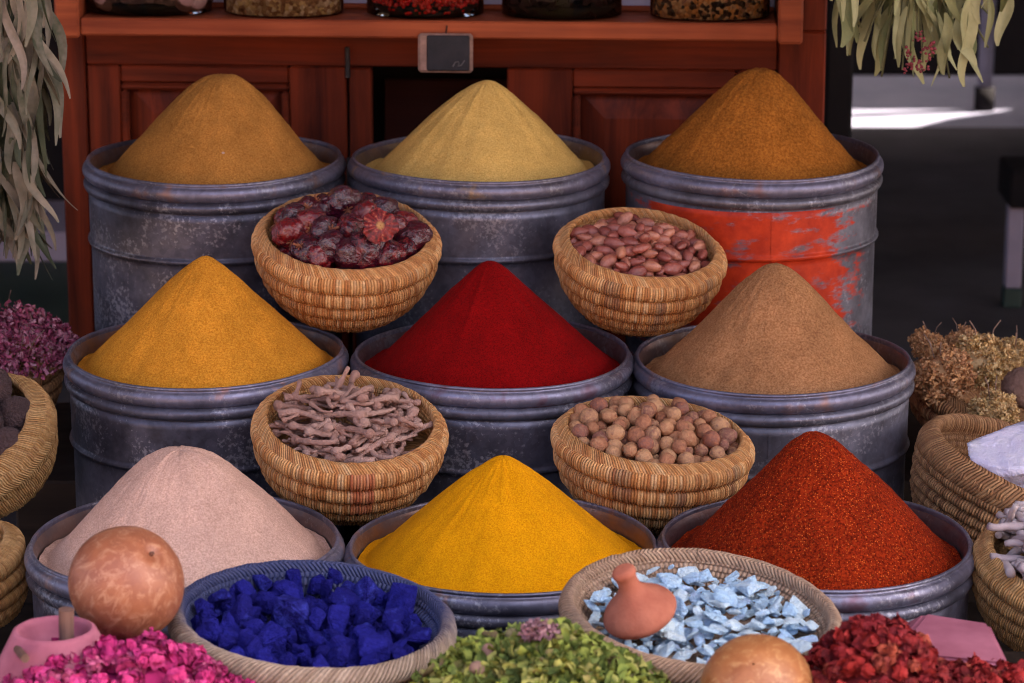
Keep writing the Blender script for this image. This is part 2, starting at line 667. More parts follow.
Z = lambda y, off=0: cab_xy(440, y, off)[1]
SHX0, SHX1 = X(60, SF), X(800, SF)
b = MB().box(SHX0 + .04, SHX1 - .04, -SF, .06, zb, zt, .003)
b.build('shelf_board', M_shelf, cabo)
for a0, a1 in ((SHX0, SHX0 + .039), (SHX1 - .039, SHX1)):
    MB().box(a0, a1, -SF - .004, .06, zb - .004, zt + .3, .004).build('shelf_side', M_shelf, cabo)
MB().box(SHX0 + .041, SHX1 - .041, -.012, .0, zt + .0008, zt + .3, .002).build('back_panel', M_backp, cabo)
MB().box(SHX0 + .042, SHX1 - .042, -.02, -.0125, zt + .0006, zt + .009, .002).build('back_ledge', M_shelf, cabo)
# carcass below
MB().box(xl, X(88), 0, .3, 0, zb - .006, .003).build('post', M_wood, cabo)
MB().box(X(776), xr, 0, .3, 0, zb - .006, .003).build('post', M_wood, cabo)
MB().box(SHX1 + .003, xr, .0, .3, zb - .0055, zt + .4, .003).build('post', M_wood, cabo)
MB().box(X(88) + .001, X(776) - .001, .006, .03, Z(68), zb - .006, .002).build('header_rail', M_woodx, cabo)
MB().box(xl + .01, xr - .01, .29, .305, 0, zb - .01, .002).build('carcass_back', M_black, cabo)
MB().box(X(350), X(372), .002, .035, 0, Z(69), .003).build('middle_post', M_wood, cabo)
MB().box(X(372) + .002, X(506), .2, .215, 0, Z(102), .002).build('inner_board', wood_mat('inner_wood', (.06, .012, .007, 1), (.03, .006, .004, 1), 'X'), cabo)


def door(x0, x1, sl, sr, ytop, ypan):
    """framed door with a raised panel"""
    zt_, zp = Z(ytop), Z(ypan)
    d = MB()
    d.box(x0, x0 + sl, .004, .03, .05, zt_, .003)
    d.box(x1 - sr, x1, .004, .03, .05, zt_, .003)
    o = d.build('door', M_wood, cabo)
    MB().box(x0 + sl + .0005, x1 - sr - .0005, .006, .03, zp, zt_, .003).build('rail', M_woodx, o)
    MB().box(x0 + sl + .0005, x1 - sr - .0005, .006, .03, .05, .15, .003).build('rail', M_woodx, o)
    xa, xb = x0 + sl + .001, x1 - sr - .001
    mo = MB()
    t = .012
    mo.box(xa, xb, .001, .026, zp - t, zp - .0005, .004)
    mo.box(xa, xa + t, .001, .026, .16, zp - t - .0005, .004)
    mo.box(xb - t, xb, .001, .026, .16, zp - t - .0005, .004)
    mo.build('moulding', M_woodx, o)
    pn = MB()
    g = .04
    z0, z1 = .16, zp - t
    a, c = xa + t, xb - t
    V = [(a, .026, z0), (c, .026, z0), (c, .026, z1), (a, .026, z1), (a + g, .012, z0 + g), (c - g, .012, z0 + g), (c - g, .012, z1 - g), (a + g, .012, z1 - g)]
    pn.add(V, [(4, 5, 6, 7), (0, 1, 5, 4), (1, 2, 6, 5), (2, 3, 7, 6), (3, 0, 4, 7)])
    pn.build('panel', M_wood, o)
    return o


door(X(89), X(347), X(122) - X(89), X(347) - X(290), 68.5, 86)
door(X(507), X(774), X(572) - X(507), X(774) - X(735), 68.5, 87)
h = MB()
for zz in (Z(60), Z(170)):
    h.tube([(X(349), -.003, zz - .03), (X(349), -.003, zz + .02)], .004, 8)
h.build('hinge', plain_mat('old_iron', (.05, .04, .04, 1), (.02, .015, .015, 1), 40, .5), cabo)

# slate tag hung on the shelf edge
sp = pt(445.5, 53, CY - SF - .012)
slate = empty('slate_tag', sp, (R(-6), 0, CYAW))
tag(slate, 'small blank slate tag with chipped wooden edge hung under the shelf', 'sign')
hw, hh = .0435, .031
MB().box(-hw, hw, -.004, .006, -hh, hh, .004).build('backing', plain_mat('pale_wood', (.3, .18, .15, 1), (.16, .09, .07, 1), 60, .7), slate)
MB().box(-hw + .014, hw - .005, -.0065, .0, -hh + .003, hh - .003, .002).build('slate_face', plain_mat('slate', (.026, .024, .03, 1), (.014, .013, .017, 1), 40, .8), slate)
c = MB()
c.tube([(.012, -.0072, -.021), (.016, -.0072, -.014), (.021, -.0072, -.013), (.022, -.0072, -.017), (.02, -.0072, -.02), (.025, -.0072, -.019), (.031, -.0072, -.011)], .0009, 6)
c.build('chalk_mark', plain_mat('chalk', (.13, .12, .13, 1), (.08, .075, .08, 1), 90, .9), slate)
MB().tube([(0, .002, hh - .004), (.002, .004, hh + .012)], .0012, 6).build('cord', M_darkwood, slate)

# ------------------------------------------------------------------ jars on the shelf
M_glass = glass_mat('jar_glass')
JAR = [((85, 210), 'glass jar of round purple brown fruits at the shelf left end'),
       ((222, 342), 'glass jar of beige and brown seeds on the shelf'),
       ((365, 482), 'glass jar filled with bright red berries on the shelf'),
       ((500, 620), 'dark jar of blackish dried leaves on the shelf'),
       ((648, 768), 'glass jar of speckled orange brown seeds at the shelf right end')]


def speckle_mat(name, cols, scale, gloss=.5):
    m, nt, p = new_mat(name)
    oc = objcoord(nt)
    v = N(nt, 'ShaderNodeTexVoronoi')
    v.inputs['Scale'].default_value = scale
    nt.links.new(oc, v.inputs['Vector'])
    s = N(nt, 'ShaderNodeSeparateColor')
    nt.links.new(v.outputs['Color'], s.inputs[0])
    r = ramp(nt, [(i / (len(cols)), c) for i, c in enumerate(cols)], 'CONSTANT')
    nt.links.new(s.outputs[0], r.inputs[0])
    nt.links.new(r.outputs[0], p.inputs['Base Color'])
    p.inputs['Roughness'].default_value = gloss
    inv = math_n(nt, 'SUBTRACT', 1.0, v.outputs['Distance'])
    bump(nt, p, inv, 1.0, .006)
    return m


M_seed1 = speckle_mat('beige_seed', [(.5, .33, .22, 1), (.36, .19, .1, 1), (.7, .52, .4, 1), (.25, .11, .055, 1), (.6, .4, .2, 1)], 150)
M_seed2 = speckle_mat('speckled_seed', [(.38, .16, .06, 1), (.06, .025, .015, 1), (.5, .2, .06, 1), (.3, .13, .07, 1), (.03, .015, .01, 1), (.45, .25, .13, 1)], 150)
M_leafdark = varied_mat('dark_leaf', [(.012, .006, .008, 1), (.05, .02, .02, 1), (.02, .01, .014, 1)], 40, .6, (.6, .004, 60), island=True)
M_berry = varied_mat('red_berry', [(.25, .006, .006, 1), (.62, .012, .014, 1), (.5, .02, .02, 1), (.12, .004, .004, 1)], 30, .25, None, island=True, spec=.6)
M_fig = varied_mat('purple_fruit', [(.1, .05, .055, 1), (.16, .085, .08, 1), (.2, .1, .1, 1)], 60, .55, (.6, .004, 90))


def jar_profile(rx, h):
    return [(0.001, 0), (rx * .62, 0), (rx * .78, .004), (rx * .93, .018), (rx, .045), (rx, h * .75), (rx * .8, h * .92), (rx * .72, h)]


def ico(nu=8, nv=6):
    return sphere_grid(nu, nv)[:2]


def scatter_mesh(name, parts, smooth=True):
    """join many (V,F ndarray quads) into one mesh"""
    Vs, Fs, b = [], [], 0
    for V, Fc in parts:
        Vs.append(V); Fs.append(Fc + b); b += len(V)
    return make_mesh(name, np.concatenate(Vs), np.concatenate(Fs), smooth)


def rand_rot():
    q = rng.normal(size=4); q /= np.linalg.norm(q)
    a, b, c, d = q
    return np.array([[1 - 2 * (c * c + d * d), 2 * (b * c - a * d), 2 * (b * d + a * c)], [2 * (b * c + a * d), 1 - 2 * (b * b + d * d), 2 * (c * d - a * b)], [2 * (b * d - a * c), 2 * (c * d + a * b), 1 - 2 * (b * b + c * c)]])


for i, ((x0, x1), lab) in enumerate(JAR):
    lx = (X(x0, SF) + X(x1, SF)) / 2
    rx = (X(x1, SF) - X(x0, SF)) / 2
    base = cabC + cab_rot @ Vector((lx, -SF + .058, zt + .0006))
    me = lathe(jar_profile(1, .15 / rx), 64, 'jar')
    V = np.zeros(len(me.vertices) * 3, dtype=np.float32)
    me.vertices.foreach_get('co', V)
    V = V.reshape(-1, 3) * np.array([rx,   .054, rx])
    me.vertices.foreach_set('co', V.ravel())
    me.update()
    j = obj('glass_jar', me, M_glass, None, base, (0, 0, CYAW))
    tag(j, lab, 'jar', 'jars standing on the cabinet shelf')
    shade_disc = lathe([(.001, .0008), (.6, .0008), (.76, .005), (.9, .017), (.9, .02), (.001, .021)], 48, 'base')  # added black disc, stands in for shade at the jar bottom
    V = np.zeros(len(shade_disc.vertices) * 3, dtype=np.float32)
    shade_disc.vertices.foreach_get('co', V)
    shade_disc.vertices.foreach_set('co', (V.reshape(-1, 3) * np.array([rx, .052, 1])).ravel())
    shade_disc.update()
    obj('base', shade_disc, M_black, j)
    if i in (1, 4):
        cm = lathe([(a * .955, bz * .97 + .003) for a, bz in jar_profile(1, .12 / rx)[:-2]] + [(.0, .1 / rx)], 64, 'seeds')
        V = np.zeros(len(cm.vertices) * 3, dtype=np.float32)
        cm.vertices.foreach_get('co', V)
        V = V.reshape(-1, 3) * np.array([rx,   .054, rx])
        cm.vertices.foreach_set('co', V.ravel()); cm.update()
        o = obj('seeds', cm, (M_seed1, M_seed2)[i == 4], None, base, (0, 0, CYAW))
        tag(o, ('beige seeds heaped inside the second jar from left', 'speckled orange brown seeds inside the jar at right')[i == 4], 'seeds', kind='stuff')
    elif i == 2:
        parts = []
        Vb, Fb = ico(8, 6)
        for k in range(1100):
            a = rng.uniform(math.pi, 2 * math.pi)
            z = rng.uniform(.004, .11)
            rr = np.interp(z, [.0, .018, .045, .2], [.7, .88, .94, .94]) * rng.uniform(.9, 1)
            parts.append((Vb * rng.uniform(.0036, .0048) + np.array([math.cos(a) * rr * rx, math.sin(a) * rr * .054, z + .004]), Fb))
        o = obj('berries', scatter_mesh('berries', parts), M_berry, None, base, (0, 0, CYAW))
        tag(o, 'bright red berries filling the middle jar', 'berries', kind='stuff')
    elif i == 3:
        parts = []
        for k in range(220):
            a = rng.uniform(0, 2 * math.pi); z = rng.uniform(.01, .11)
            rr = np.interp(z, [.0, .018, .045, .2], [.6, .85, .92, .92]) * rng.uniform(.7, 1)
            V = np.array([[x, y, .25 * math.sin(3 * x + k) * y] for x in np.linspace(-1, 1, 5) for y in np.linspace(-.6, .6, 3)]) * .016
            parts.append((V @ rand_rot().T + np.array([math.cos(a) * rr * rx * .92, math.sin(a) * rr * .048, z]), grid_faces(5, 3)))
        o = obj('dried_leaves', scatter_mesh('dried_leaves', parts), M_leafdark, None, base, (0, 0, CYAW))
        tag(o, 'blackish dried leaves packed in the dark jar', 'leaves', kind='stuff')
    else:
        for fx, fr in ((-.062, .026), (-.018, .03), (.035, .032), (.075, .022), (-.085, .02), (.008, .022), (-.042, .024), (.06, .03), (-.07, .0235), (-.02, .0236), (.03, .0237), (.08, .0238), (.005, .0239)):
            V, Fs, PH, TH = sphere_grid(28, 20)
            V = V * (1 + .06 * fbm(V, 2.5, 3)[:, None])
            o = obj('dried_fruit', make_mesh('dried_fruit', V * fr, Fs), M_fig, None, base + cab_rot @ Vector((fx, -.017 if fr > .0241 or fr == .022 else .015, .004 + fr)), (0, random.uniform(-1, 1), random.uniform(0, 6)))
            tag(o, 'round purple brown dried fruit seen inside the leftmost jar', 'dried fruit', 'dried fruits inside the leftmost jar')

# ------------------------------------------------------------------ drums and spice cones
RD, HD = .2, .45
ROWS = {'b': 4.67, 'm': 4.245, 'f': 3.715}


def drum_disp(seed):
    def f(V):
        th = np.arctan2(V[:, 1], V[:, 0])
        P = np.stack([np.cos(th) * 1.5, np.sin(th) * 1.5, V[:, 2] * 4], -1)
        k = 1 + .006 * fbm(P, 1.0, seed) + .0016 * fbm(P, 5.0, seed + 5)
        W = V.copy()
        W[:, :2] *= k[:, None]
        W[:, 2] += .0022 * np.sin(2 * th + seed) * (V[:, 2] > HD * .8)
        return W
    return f


def arc(cx, cz, r, a0, a1, n=6):
    return [(cx + r * math.cos(R(a0 + (a1 - a0) * k / (n - 1))), cz + r * math.sin(R(a0 + (a1 - a0) * k / (n - 1)))) for k in range(n)]


# profile distances are measured down from the lip
def body_profile():
    P = []
    P += [(.001, .003), (RD - .009, .0), (RD - .008, .012)]
    P += [(RD - .0085, HD - .21), (RD - .0085, HD - .134)]
    P += [(RD - .0085, HD - .128)] + arc(RD - .0072, HD - .121, .0042, -80, 80, 5) + [(RD - .0068, HD - .114)]
    P += [(RD - .0064, HD - .06), (RD - .006, HD - .047)]
    P += [(RD - .0085, HD - .0465)]
    P += arc(RD - .0085, HD - .037, .0095, -70, 70, 8)
    P += [(RD - .0105, HD - .0268)]
    P += arc(RD - .0105, HD - .016, .0125, -62, 52, 9)
    P += [(RD - .0095, HD - .0045)]
    return P


DR = [
    ('b', 214.5, 157, 'galvanised drum with brown cumin cone at back left', (200, 140, 70), (165, 106, 46), (222, 76), 'tall brown ochre spice cone with dark tip side in the back left drum', None),
    ('b', 479, 155.5, 'clean grey drum of pale yellow powder at back centre', (230, 190, 112), (204, 160, 82), (487, 80), 'pale straw yellow spice cone in the back centre drum', None),
    ('b', 752, 153, 'drum painted with worn orange red band at back right', (180, 112, 44), (140, 80, 26), (760, 70), 'dark golden brown spice cone above the orange painted drum', None),
    ('m', 206, 350, 'dark drum holding the golden orange cone in the middle row', (230, 158, 54), (200, 122, 30), (205, 256), 'golden orange spice cone with sharp peak in the middle row', None),
    ('m', 492, 351.5, 'drum holding the deep red cone at the centre of the display', (146, 8, 10), (108, 4, 6), (490, 261), 'deep blood red spice cone at the centre of the display', None),
    ('m', 773, 356.5, 'drum holding the sandy brown cone beside the nut baskets', (196, 142, 97), (156, 104, 67), (775, 264), 'sandy beige brown spice cone below the orange painted drum', None),
    ('f', 185, 538, 'drum with pale pinkish powder behind the large gourd', (220, 180, 163), (192, 150, 133), (180, 451), 'pale pinkish beige powder cone behind the large gourd', None),
    ('f', 503, 543, 'drum holding the bright turmeric yellow cone in front', (228, 158, 10), (200, 122, 2), (503, 456), 'bright turmeric yellow powder cone at the front centre', None),
    ('f', 816, 538, 'drum with grainy rust red flakes at front right', (164, 50, 15), (116, 24, 7), (814, 432), 'grainy rust red chilli flake cone at the front right', ((205, 95, 38), 430, .3)),
]
M_drum = metal_mat('galvanised_metal')
M_drum_clean = metal_mat('galvanised_metal_grey', (.08, .077, .1), (.22, .215, .29))
M_drum_paint = metal_mat('galvanised_metal_painted', (.07, .065, .08), (.24, .23, .28), paint=HD - .05)
M_rim = metal_mat('rim_metal', (.098, .093, .14), (.265, .252, .37))
M_inner = metal_mat('inner_metal', (.09, .08, .1), (.2, .18, .21), dusty=(.22, .15, .11, 1))
DRUMS = []
for i, (row, px, py, dlab, c1, c2, (ax, ay), clab, fl) in enumerate(DR):
    d = ROWS[row]
    P = pt(px, py, d)
    base = Vector((P.x, P.y, P.z - HD))
    DRUMS.append(base)
    rz = random.uniform(0, 6.28) if i != 2 else R(4)
    if i == 0:
        rz = R(-10)
    do = empty('spice_drum', base, (0, 0, rz))
    tag(do, dlab, 'drum', 'metal drums set out in three rows')
    bm = M_drum_paint if i == 2 else (M_drum_clean if i in (1, 5) else M_drum)
    prof = body_profile()
    dd = drum_disp(i * 3 + 1)
    kcut = [k for k, q in enumerate(prof) if q[1] > HD - .027][0]
    obj('body', lathe(prof[:kcut], 160, 'body', dd), bm, do)
    rimp = [prof[kcut - 1]] + prof[kcut:] + arc(RD - .0072, HD - .0018, .0026, -30, 190, 8) + [(RD - .0095, HD - .006)]
    rimp[0] = (rimp[0][0] + .0004, rimp[0][1] + .0002)
    obj('rim', lathe(rimp, 160, 'rim', dd), metal_mat('rim_metal', (.098, .093, .135), (.265, .252, .355), dusty=lin(c2), spill=True), do)
    inn = [(RD - .0096, HD - .006), (RD - .0145, HD - .016), (RD - .012, HD - .028), (RD - .0145, HD - .037), (RD - .0115, HD - .05), (RD - .0115, HD - .14), (.001, HD - .14)]
    obj('inner_wall', lathe(inn, 128, 'inner_wall', dd), metal_mat('inner_metal', (.09, .08, .1), (.2, .18, .21), dusty=tuple(.55 * a_ + .45 * b_ for a_, b_ in zip(lin(c2)[:3], (.16, .12, .1))) + (1,)), do)
    # lapped vertical seam facing the street
    ang = R(-86) + random.uniform(-.25, .25) - rz if i != 0 else R(-90 - 3) - rz
    s = MB()
    ca, sa = math.cos(ang), math.sin(ang)
    prevs = []
    VV = []
    for (r_, z_) in prof[2:kcut]:
        for o_ in (-.006, .006):
            th = ang + o_ / RD
            VV.append(((r_ + .0009) * math.cos(th), (r_ + .0009) * math.sin(th), z_))
    VV = [tuple(v) for v in dd(np.array(VV))]
    s.add(VV, [(2 * k, 2 * k + 1, 2 * k + 3, 2 * k + 2) for k in range(len(VV) // 2 - 1)])
    s.build('seam', bm, do, smooth=True)

    # the cone of powder
    top = pt(ax, ay, d)
    zl = -.026                                # powder level below the lip
    H = top.z - (P.z + zl)
    nr, ntt = 90, 220
    rmax = RD - .0155
    rr = np.linspace(0, 1, nr) ** .9
    rr[0] = .002
    th = np.arange(ntt) * 2 * math.pi / ntt
    RR, TH = np.meshgrid(rr * rmax, th, indexing='ij')
    ndir = np.stack([np.cos(TH), np.sin(TH), 0 * TH], -1)
    Rc = rmax * (.95 if row != 'b' else .93) * (1 + .035 * fbm(ndir, 1.3, i * 7))
    tip = [.034, .03, .026, .011, .016, .02, .034, .014, .02][i]
    u = RR / Rc
    tt = tip / rmax
    hz = H * (1 - (np.sqrt(u * u + tt * tt) - tt) / (math.sqrt(1 + tt * tt) - tt))
    hz = hz * (1 + .10 * u * (1 - u) * (2 if i in (0, 2, 6) else .3) * 2)
    hz = np.maximum(hz, .004 * fbm(np.stack([RR * np.cos(TH), RR * np.sin(TH), RR * 0], -1), 30, i) * (u > .9) + 0.0)
    X_, Y_ = RR * np.cos(TH), RR * np.sin(TH)
    Pn = np.stack([X_, Y_, hz], -1)
    amp = np.clip(u * 4, .15, 1) * np.clip((1.25 - u) * 3, 0, 1)
    # avalanche flutes down the slope, scoop flats, surface roughness
    flute = fbm(np.stack([np.cos(TH) * 3.2, np.sin(TH) * 3.2, u * .8], -1), 1.6, 40 + i)
    big = fbm(Pn, 9, 80 + i)
    fine = fbm(Pn, 120, 90 + i, 3)
    rough = [.0009, .0009, .0016, .0009, .0008, .0013, .0009, .0006, .0015][i]
    mid = fbm(Pn, 34, 60 + i)
    hz = hz + amp * (.0036 * flute + .0065 * big + [.0014, .0012, .0022, .001, .0012, .002, .0012, .0008, .0016][i] * mid) + np.clip(u * 12, .3, 1) * rough * fine
    for _ in range(5):                        # ridge lines left by the scoop
        a0 = rng.uniform(-math.pi, 0); wd = rng.uniform(.05, .16)
        da = (TH - a0 + math.pi) % (2 * math.pi) - math.pi
        hz = hz + amp * rng.uniform(.0, .0013) * np.exp(-(da / wd) ** 2) * np.where(da > 0, 1, .3)
    lean = np.clip(hz / H, 0, 1) ** 1.5
    V = np.stack([X_ + (top.x - P.x) * lean, Y_, hz], -1).reshape(-1, 3)
    me = make_mesh('spice_cone', V, grid_faces(nr, ntt, True))
    gr = [400, 440, 260, 380, 460, 320, 400, 520, 320][i]
    st = [.8, .7, 1, .8, .6, 1, .7, .35, 1][i]
    mt = powder_mat('powder', lin(c1), lin(c2), gr, (lin(fl[0]), fl[1], fl[2]) if fl else None, coarse=[.32, .24, .36, .28, .34, .32, .2, .2, .34][i], strength=st)
    co = obj('spice_cone', me, mt, None, (P.x, P.y, P.z + zl))
    tag(co, clab, 'spice heap', 'spice cones heaped in the drums')

# stepped stand under the drums
st = empty('display_stand', (0, 3.7, 0))
tag(st, 'dark stepped wooden stand carrying the drums and baskets', 'stand')
zf, zm, zk = DRUMS[7].z, DRUMS[4].z, DRUMS[1].z
for (y0, y1, z1, xw) in ((3.50, 3.975, zf - .001, 1.1), (3.977, 4.45, zm - .001, 1.1), (4.452, 4.88, zk - .001, .75)):
    MB().box(-xw, xw - .0, y0 - 3.7, y1 - 3.7, .0, min(z1, DRUMS[0].z - .003 if z1 == zk - .001 else z1), .004).build('step', M_darkwood, st)
FZ = .415
MB().box(-1.0, 1.0, 2.7 - 3.7, 3.498 - 3.7, FZ - .03, FZ, .004).build('front_board', M_darkwood, st)
MB().box(-1.0, 1.0, 2.75 - 3.7, 2.78 - 3.7, .0, FZ - .031, .004).build('front_panel', M_darkwood, st)


# ------------------------------------------------------------------ baskets
W_TAN = [(.26, .075, .02, 1), (.68, .29, .09, 1), (.86, .47, .19, 1), (.5, .18, .052, 1), (.9, .58, .29, 1)]
W_BRN = [(.16, .08, .045, 1), (.34, .19, .1, 1), (.46, .28, .16, 1), (.25, .12, .06, 1)]


def basket(name, label, cpx, d, Rr, H, tilt, roll, mats, Rb=.047, ncoil=6, nwrap=200, braid=200, rimw=(.0062, .0165), inner_z=.45, rot=28, flare=False, herring=False, yaw=0, lip=0.0, cat='basket', group='woven baskets among the drums', wavy=0.0):
    C = pt(cpx[0], cpx[1], d)
    rotm = Euler((R(tilt), R(roll), R(yaw)), 'XYZ')
    org = C - rotm.to_matrix() @ Vector((0, 0, H))
    o = empty(name, org, rotm)
    tag(o, label, cat, group)
    nth = nwrap * 6
    th = math.pi / 2 + np.arange(nth) * 2 * math.pi / nth
    seed = random.randint(0, 999)
    wob = 1 + .018 * fbm(np.stack([np.cos(th), np.sin(th), 0 * th], -1), 1.2, seed)
    ns = ncoil * 9 + 1
    s = np.linspace(0, 1, ns)

    def prof(s):
        if flare:
            r = Rb + (Rr - Rb) * (s ** .85)
            z = H * (s ** 1.5)
        else:
            r = Rb + (Rr - Rb) * np.sin(s * math.pi / 2) ** 1.02
            z = H * (.62 * (1 - np.cos(s * math.pi / 2)) + .38 * s)
        return r, z
    r, z = prof(s)
    dr, dz = np.gradient(r, s), np.gradient(z, s)
    ln = np.sqrt(dr ** 2 + dz ** 2) + 1e-9
    nr_, nz_ = dz / ln, -dr / ln
    coil = np.floor(np.clip(s * ncoil, 0, ncoil - 1e-4))
    fr = s * ncoil - coil
    bul = np.sqrt(np.clip(1 - (2 * fr - 1) ** 2, 0, 1)) * .0102
    ph = th[None] * nwrap / 2 + coil[:, None] * 1.1 + .5 * (fr[:, None] - .5)
    wrap = np.abs(np.sin(ph)) ** .6 * .0013
    jit = .0009 * vnoise(np.stack([np.broadcast_to(np.floor(ph / math.pi), wrap.shape), np.broadcast_to(coil[:, None], wrap.shape), 0 * wrap], -1), 1.0, seed)
    off = bul[:, None] + wrap + jit
    rad = (r[:, None] + nr_[:, None] * off) * wob
    zz = z[:, None] + nz_[:, None] * off + 0 * th
    V = np.stack([rad * np.cos(th), rad * np.sin(th), zz], -1).reshape(-1, 3)
    uv = np.stack([np.broadcast_to(ph / math.pi, rad.shape), np.broadcast_to((coil + .5)[:, None], rad.shape)], -1).reshape(-1, 2)
    Fo = grid_faces(ns, nth, True)
    # bottom disc rows and inner skin share the strand pattern
    zi = H * inner_z
    ni = 26
    q = np.linspace(1, 0, ni)
    s0 = np.interp(zi, z, s)
    si = s0 + (1 - s0) * q
    ri, zz_i = prof(si)
    ri = np.maximum(ri - .006, .005)
    cf = np.floor(q * 4.99)
    phi = th[None] * nwrap / 2 + cf[:, None]
    bi = -(np.sqrt(np.clip(1 - (2 * (q * 5 % 1) - 1) ** 2, 0, 1)) * .003)[:, None] - np.abs(np.sin(phi)) * .0009
    rad2 = (ri[:, None] + bi) * wob
    V2 = np.stack([rad2 * np.cos(th), rad2 * np.sin(th), zz_i[:, None] + 0 * th], -1).reshape(-1, 3)
    uv2 = np.stack([np.broadcast_to(phi / math.pi, rad2.shape), np.broadcast_to((20 + cf)[:, None], rad2.shape)], -1).reshape(-1, 2)
    # flat inner floor
    V3 = np.stack([.003 * np.cos(th), .003 * np.sin(th), zi + 0 * th], -1).reshape(-1, 3)
    uv3 = np.stack([phi[0] / math.pi, 30 + 0 * th], -1)
    V4 = np.stack([.003 * np.cos(th), .003 * np.sin(th), 0 * th], -1).reshape(-1, 3)
    Vall = np.concatenate([V4, V, V2, V3])
    uvall = np.concatenate([uv3, uv, uv2, uv3])
    me = make_mesh('bowl', Vall, np.concatenate([grid_faces(ns + 1, nth, True), (grid_faces(ni + 1, nth, True) + nth * (ns + 1))]), True, uvall)
    obj('bowl', me, mats[0], o)
    # braided rim
    nb = max(360, braid * 4)
    nph = 44
    th = math.pi / 2 + np.arange(nb) * 2 * math.pi / nb
    wobb = 1 + .018 * fbm(np.stack([np.cos(th), np.sin(th), 0 * th], -1), 1.2, seed)
    f = math.pi + np.arange(nph) * 2 * math.pi / nph
    TH, FF = np.meshgrid(th, f, indexing='ij')
    if herring:
        fa = np.abs((FF - math.pi * (2.25 if rimw[1] > .018 else 2.55) + math.pi) % (2 * math.pi) - math.pi)
        ph = TH * braid / 2 + 5.0 * fa
    else:
        ph = TH * braid / 2 + 8.0 * FF
    ridge = (np.abs(np.sin(ph)) ** .7 - .6)
    amp = .0007
    jit = .0009 * vnoise(np.stack([np.cos(TH) * 9, np.sin(TH) * 9, np.cos(FF)], -1), 1.5, seed + 3)
    a_ = rimw[0] + amp * ridge + jit
    b_ = rimw[1] + amp * ridge + jit
    # the braid leans outward: its long axis runs from inner top to outer foot
    ca, sa = math.cos(R(rot)), math.sin(R(rot))
    c0_, z0_ = a_ * np.cos(FF), b_ * np.sin(FF)
    cr, cz = c0_ * ca - z0_ * sa, c0_ * sa + z0_ * ca
    rad = Rr * wobb[:, None] + cr - .0015
    zz = H + cz - rimw[1] * .3 + wavy * fbm(np.stack([np.cos(TH), np.sin(TH), 0 * TH], -1), 1.5, seed + 9)
    V = np.stack([rad * np.cos(TH), rad * np.sin(TH), zz], -1).reshape(-1, 3)
    uv = np.stack([ph / math.pi + .0, 50 + 0 * ph], -1).reshape(-1, 2)
    i_, j_ = np.meshgrid(np.arange(nb), np.arange(nph), indexing='ij')
    Fr = np.stack([i_ * nph + j_, ((i_ + 1) % nb) * nph + j_, ((i_ + 1) % nb) * nph + (j_ + 1) % nph, i_ * nph + (j_ + 1) % nph], -1).reshape(-1, 4)
    me = make_mesh('rim', V, Fr, True, uv)
    obj('rim', me, mats[1], o)
    o['rin'] = float(np.min(ri[-1])); o['zi'] = float(zi); o['R'] = float(Rr); o['H'] = float(H)
    return o


M_w1 = wicker_mat('wicker_tan', W_TAN, 1)
M_w2 = wicker_mat('wicker_brown', W_BRN, 1)
M_w3 = wicker_mat('wicker_red_mark', W_TAN, 1, accent=[(154, 161, 3.4, 6, (.42, .06, .04, 1))])
M_w4 = wicker_mat('wicker_dark_mark', W_TAN, 1, accent=[(138, 143, 4.4, 5.4, (.16, .07, .05, 1)), (158, 161, 2.4, 3.6, (.2, .1, .07, 1)), (179, 182, 3.4, 4.6, (.22, .1, .06, 1))])
W_GREY = [(.2, .13, .09, 1), (.36, .26, .19, 1), (.44, .33, .25, 1), (.26, .17, .12, 1)]
M_wblue = wicker_mat('wicker_blue_dust', W_GREY, 1, dye=((.018, .035, .13, 1), .172, 16.0, 3.2))
M_wturq = wicker_mat('wicker_greyed', [(.27, .15, .09, 1), (.42, .27, .18, 1), (.36, .22, .15, 1), (.5, .34, .23, 1)], 1)
M_w5 = wicker_mat('wicker_weathered', [(.14, .055, .026, 1), (.33, .15, .06, 1), (.48, .25, .11, 1), (.22, .09, .04, 1)], 1)
M_w6 = wicker_mat('wicker_golden', [(.26, .115, .035, 1), (.46, .24, .085, 1), (.56, .33, .14, 1), (.34, .16, .06, 1)], 1)

B_ch = basket('coil_basket', 'coiled wicker basket of dark red dried peppers', (347, 236), 4.375, .1265, .121, 15, 3.5, (M_w1, M_w1), inner_z=.62)
B_al = basket('coil_basket', 'coiled wicker basket of shiny reddish almonds', (641, 248), 4.375, .116, .108, 14, 6, (M_w4, M_w1), inner_z=.82)
B_rt = basket('coil_basket', 'coiled wicker basket of twisted root pieces with red woven mark', (350, 424), 3.955, .122, .115, 14, 4.5, (M_w3, M_w1), inner_z=.73)
B_nt = basket('coil_basket', 'coiled wicker basket heaped with round tan nuts', (653.5, 436), 3.955, .1265, .112, 5, 5, (M_w4, M_w1), inner_z=.78)
B_bl = basket('shallow_basket', 'shallow dish basket stained blue holding blue pigment lumps', (313, 619), 3.335, .157, .066, 3, 4, (M_wblue, M_wblue), Rb=.085, ncoil=6, nwrap=150, braid=170, rimw=(.009, .0135), rot=20, inner_z=.35, flare=True, herring=True)
B_tq = basket('shallow_basket', 'shallow dish basket of pale turquoise stone chips', (702, 612), 3.335, .154, .07, 6, 5, (M_wturq, M_wturq), Rb=.085, ncoil=6, nwrap=150, braid=170, rimw=(.009, .0135), rot=20, inner_z=.58, flare=True, herring=True)
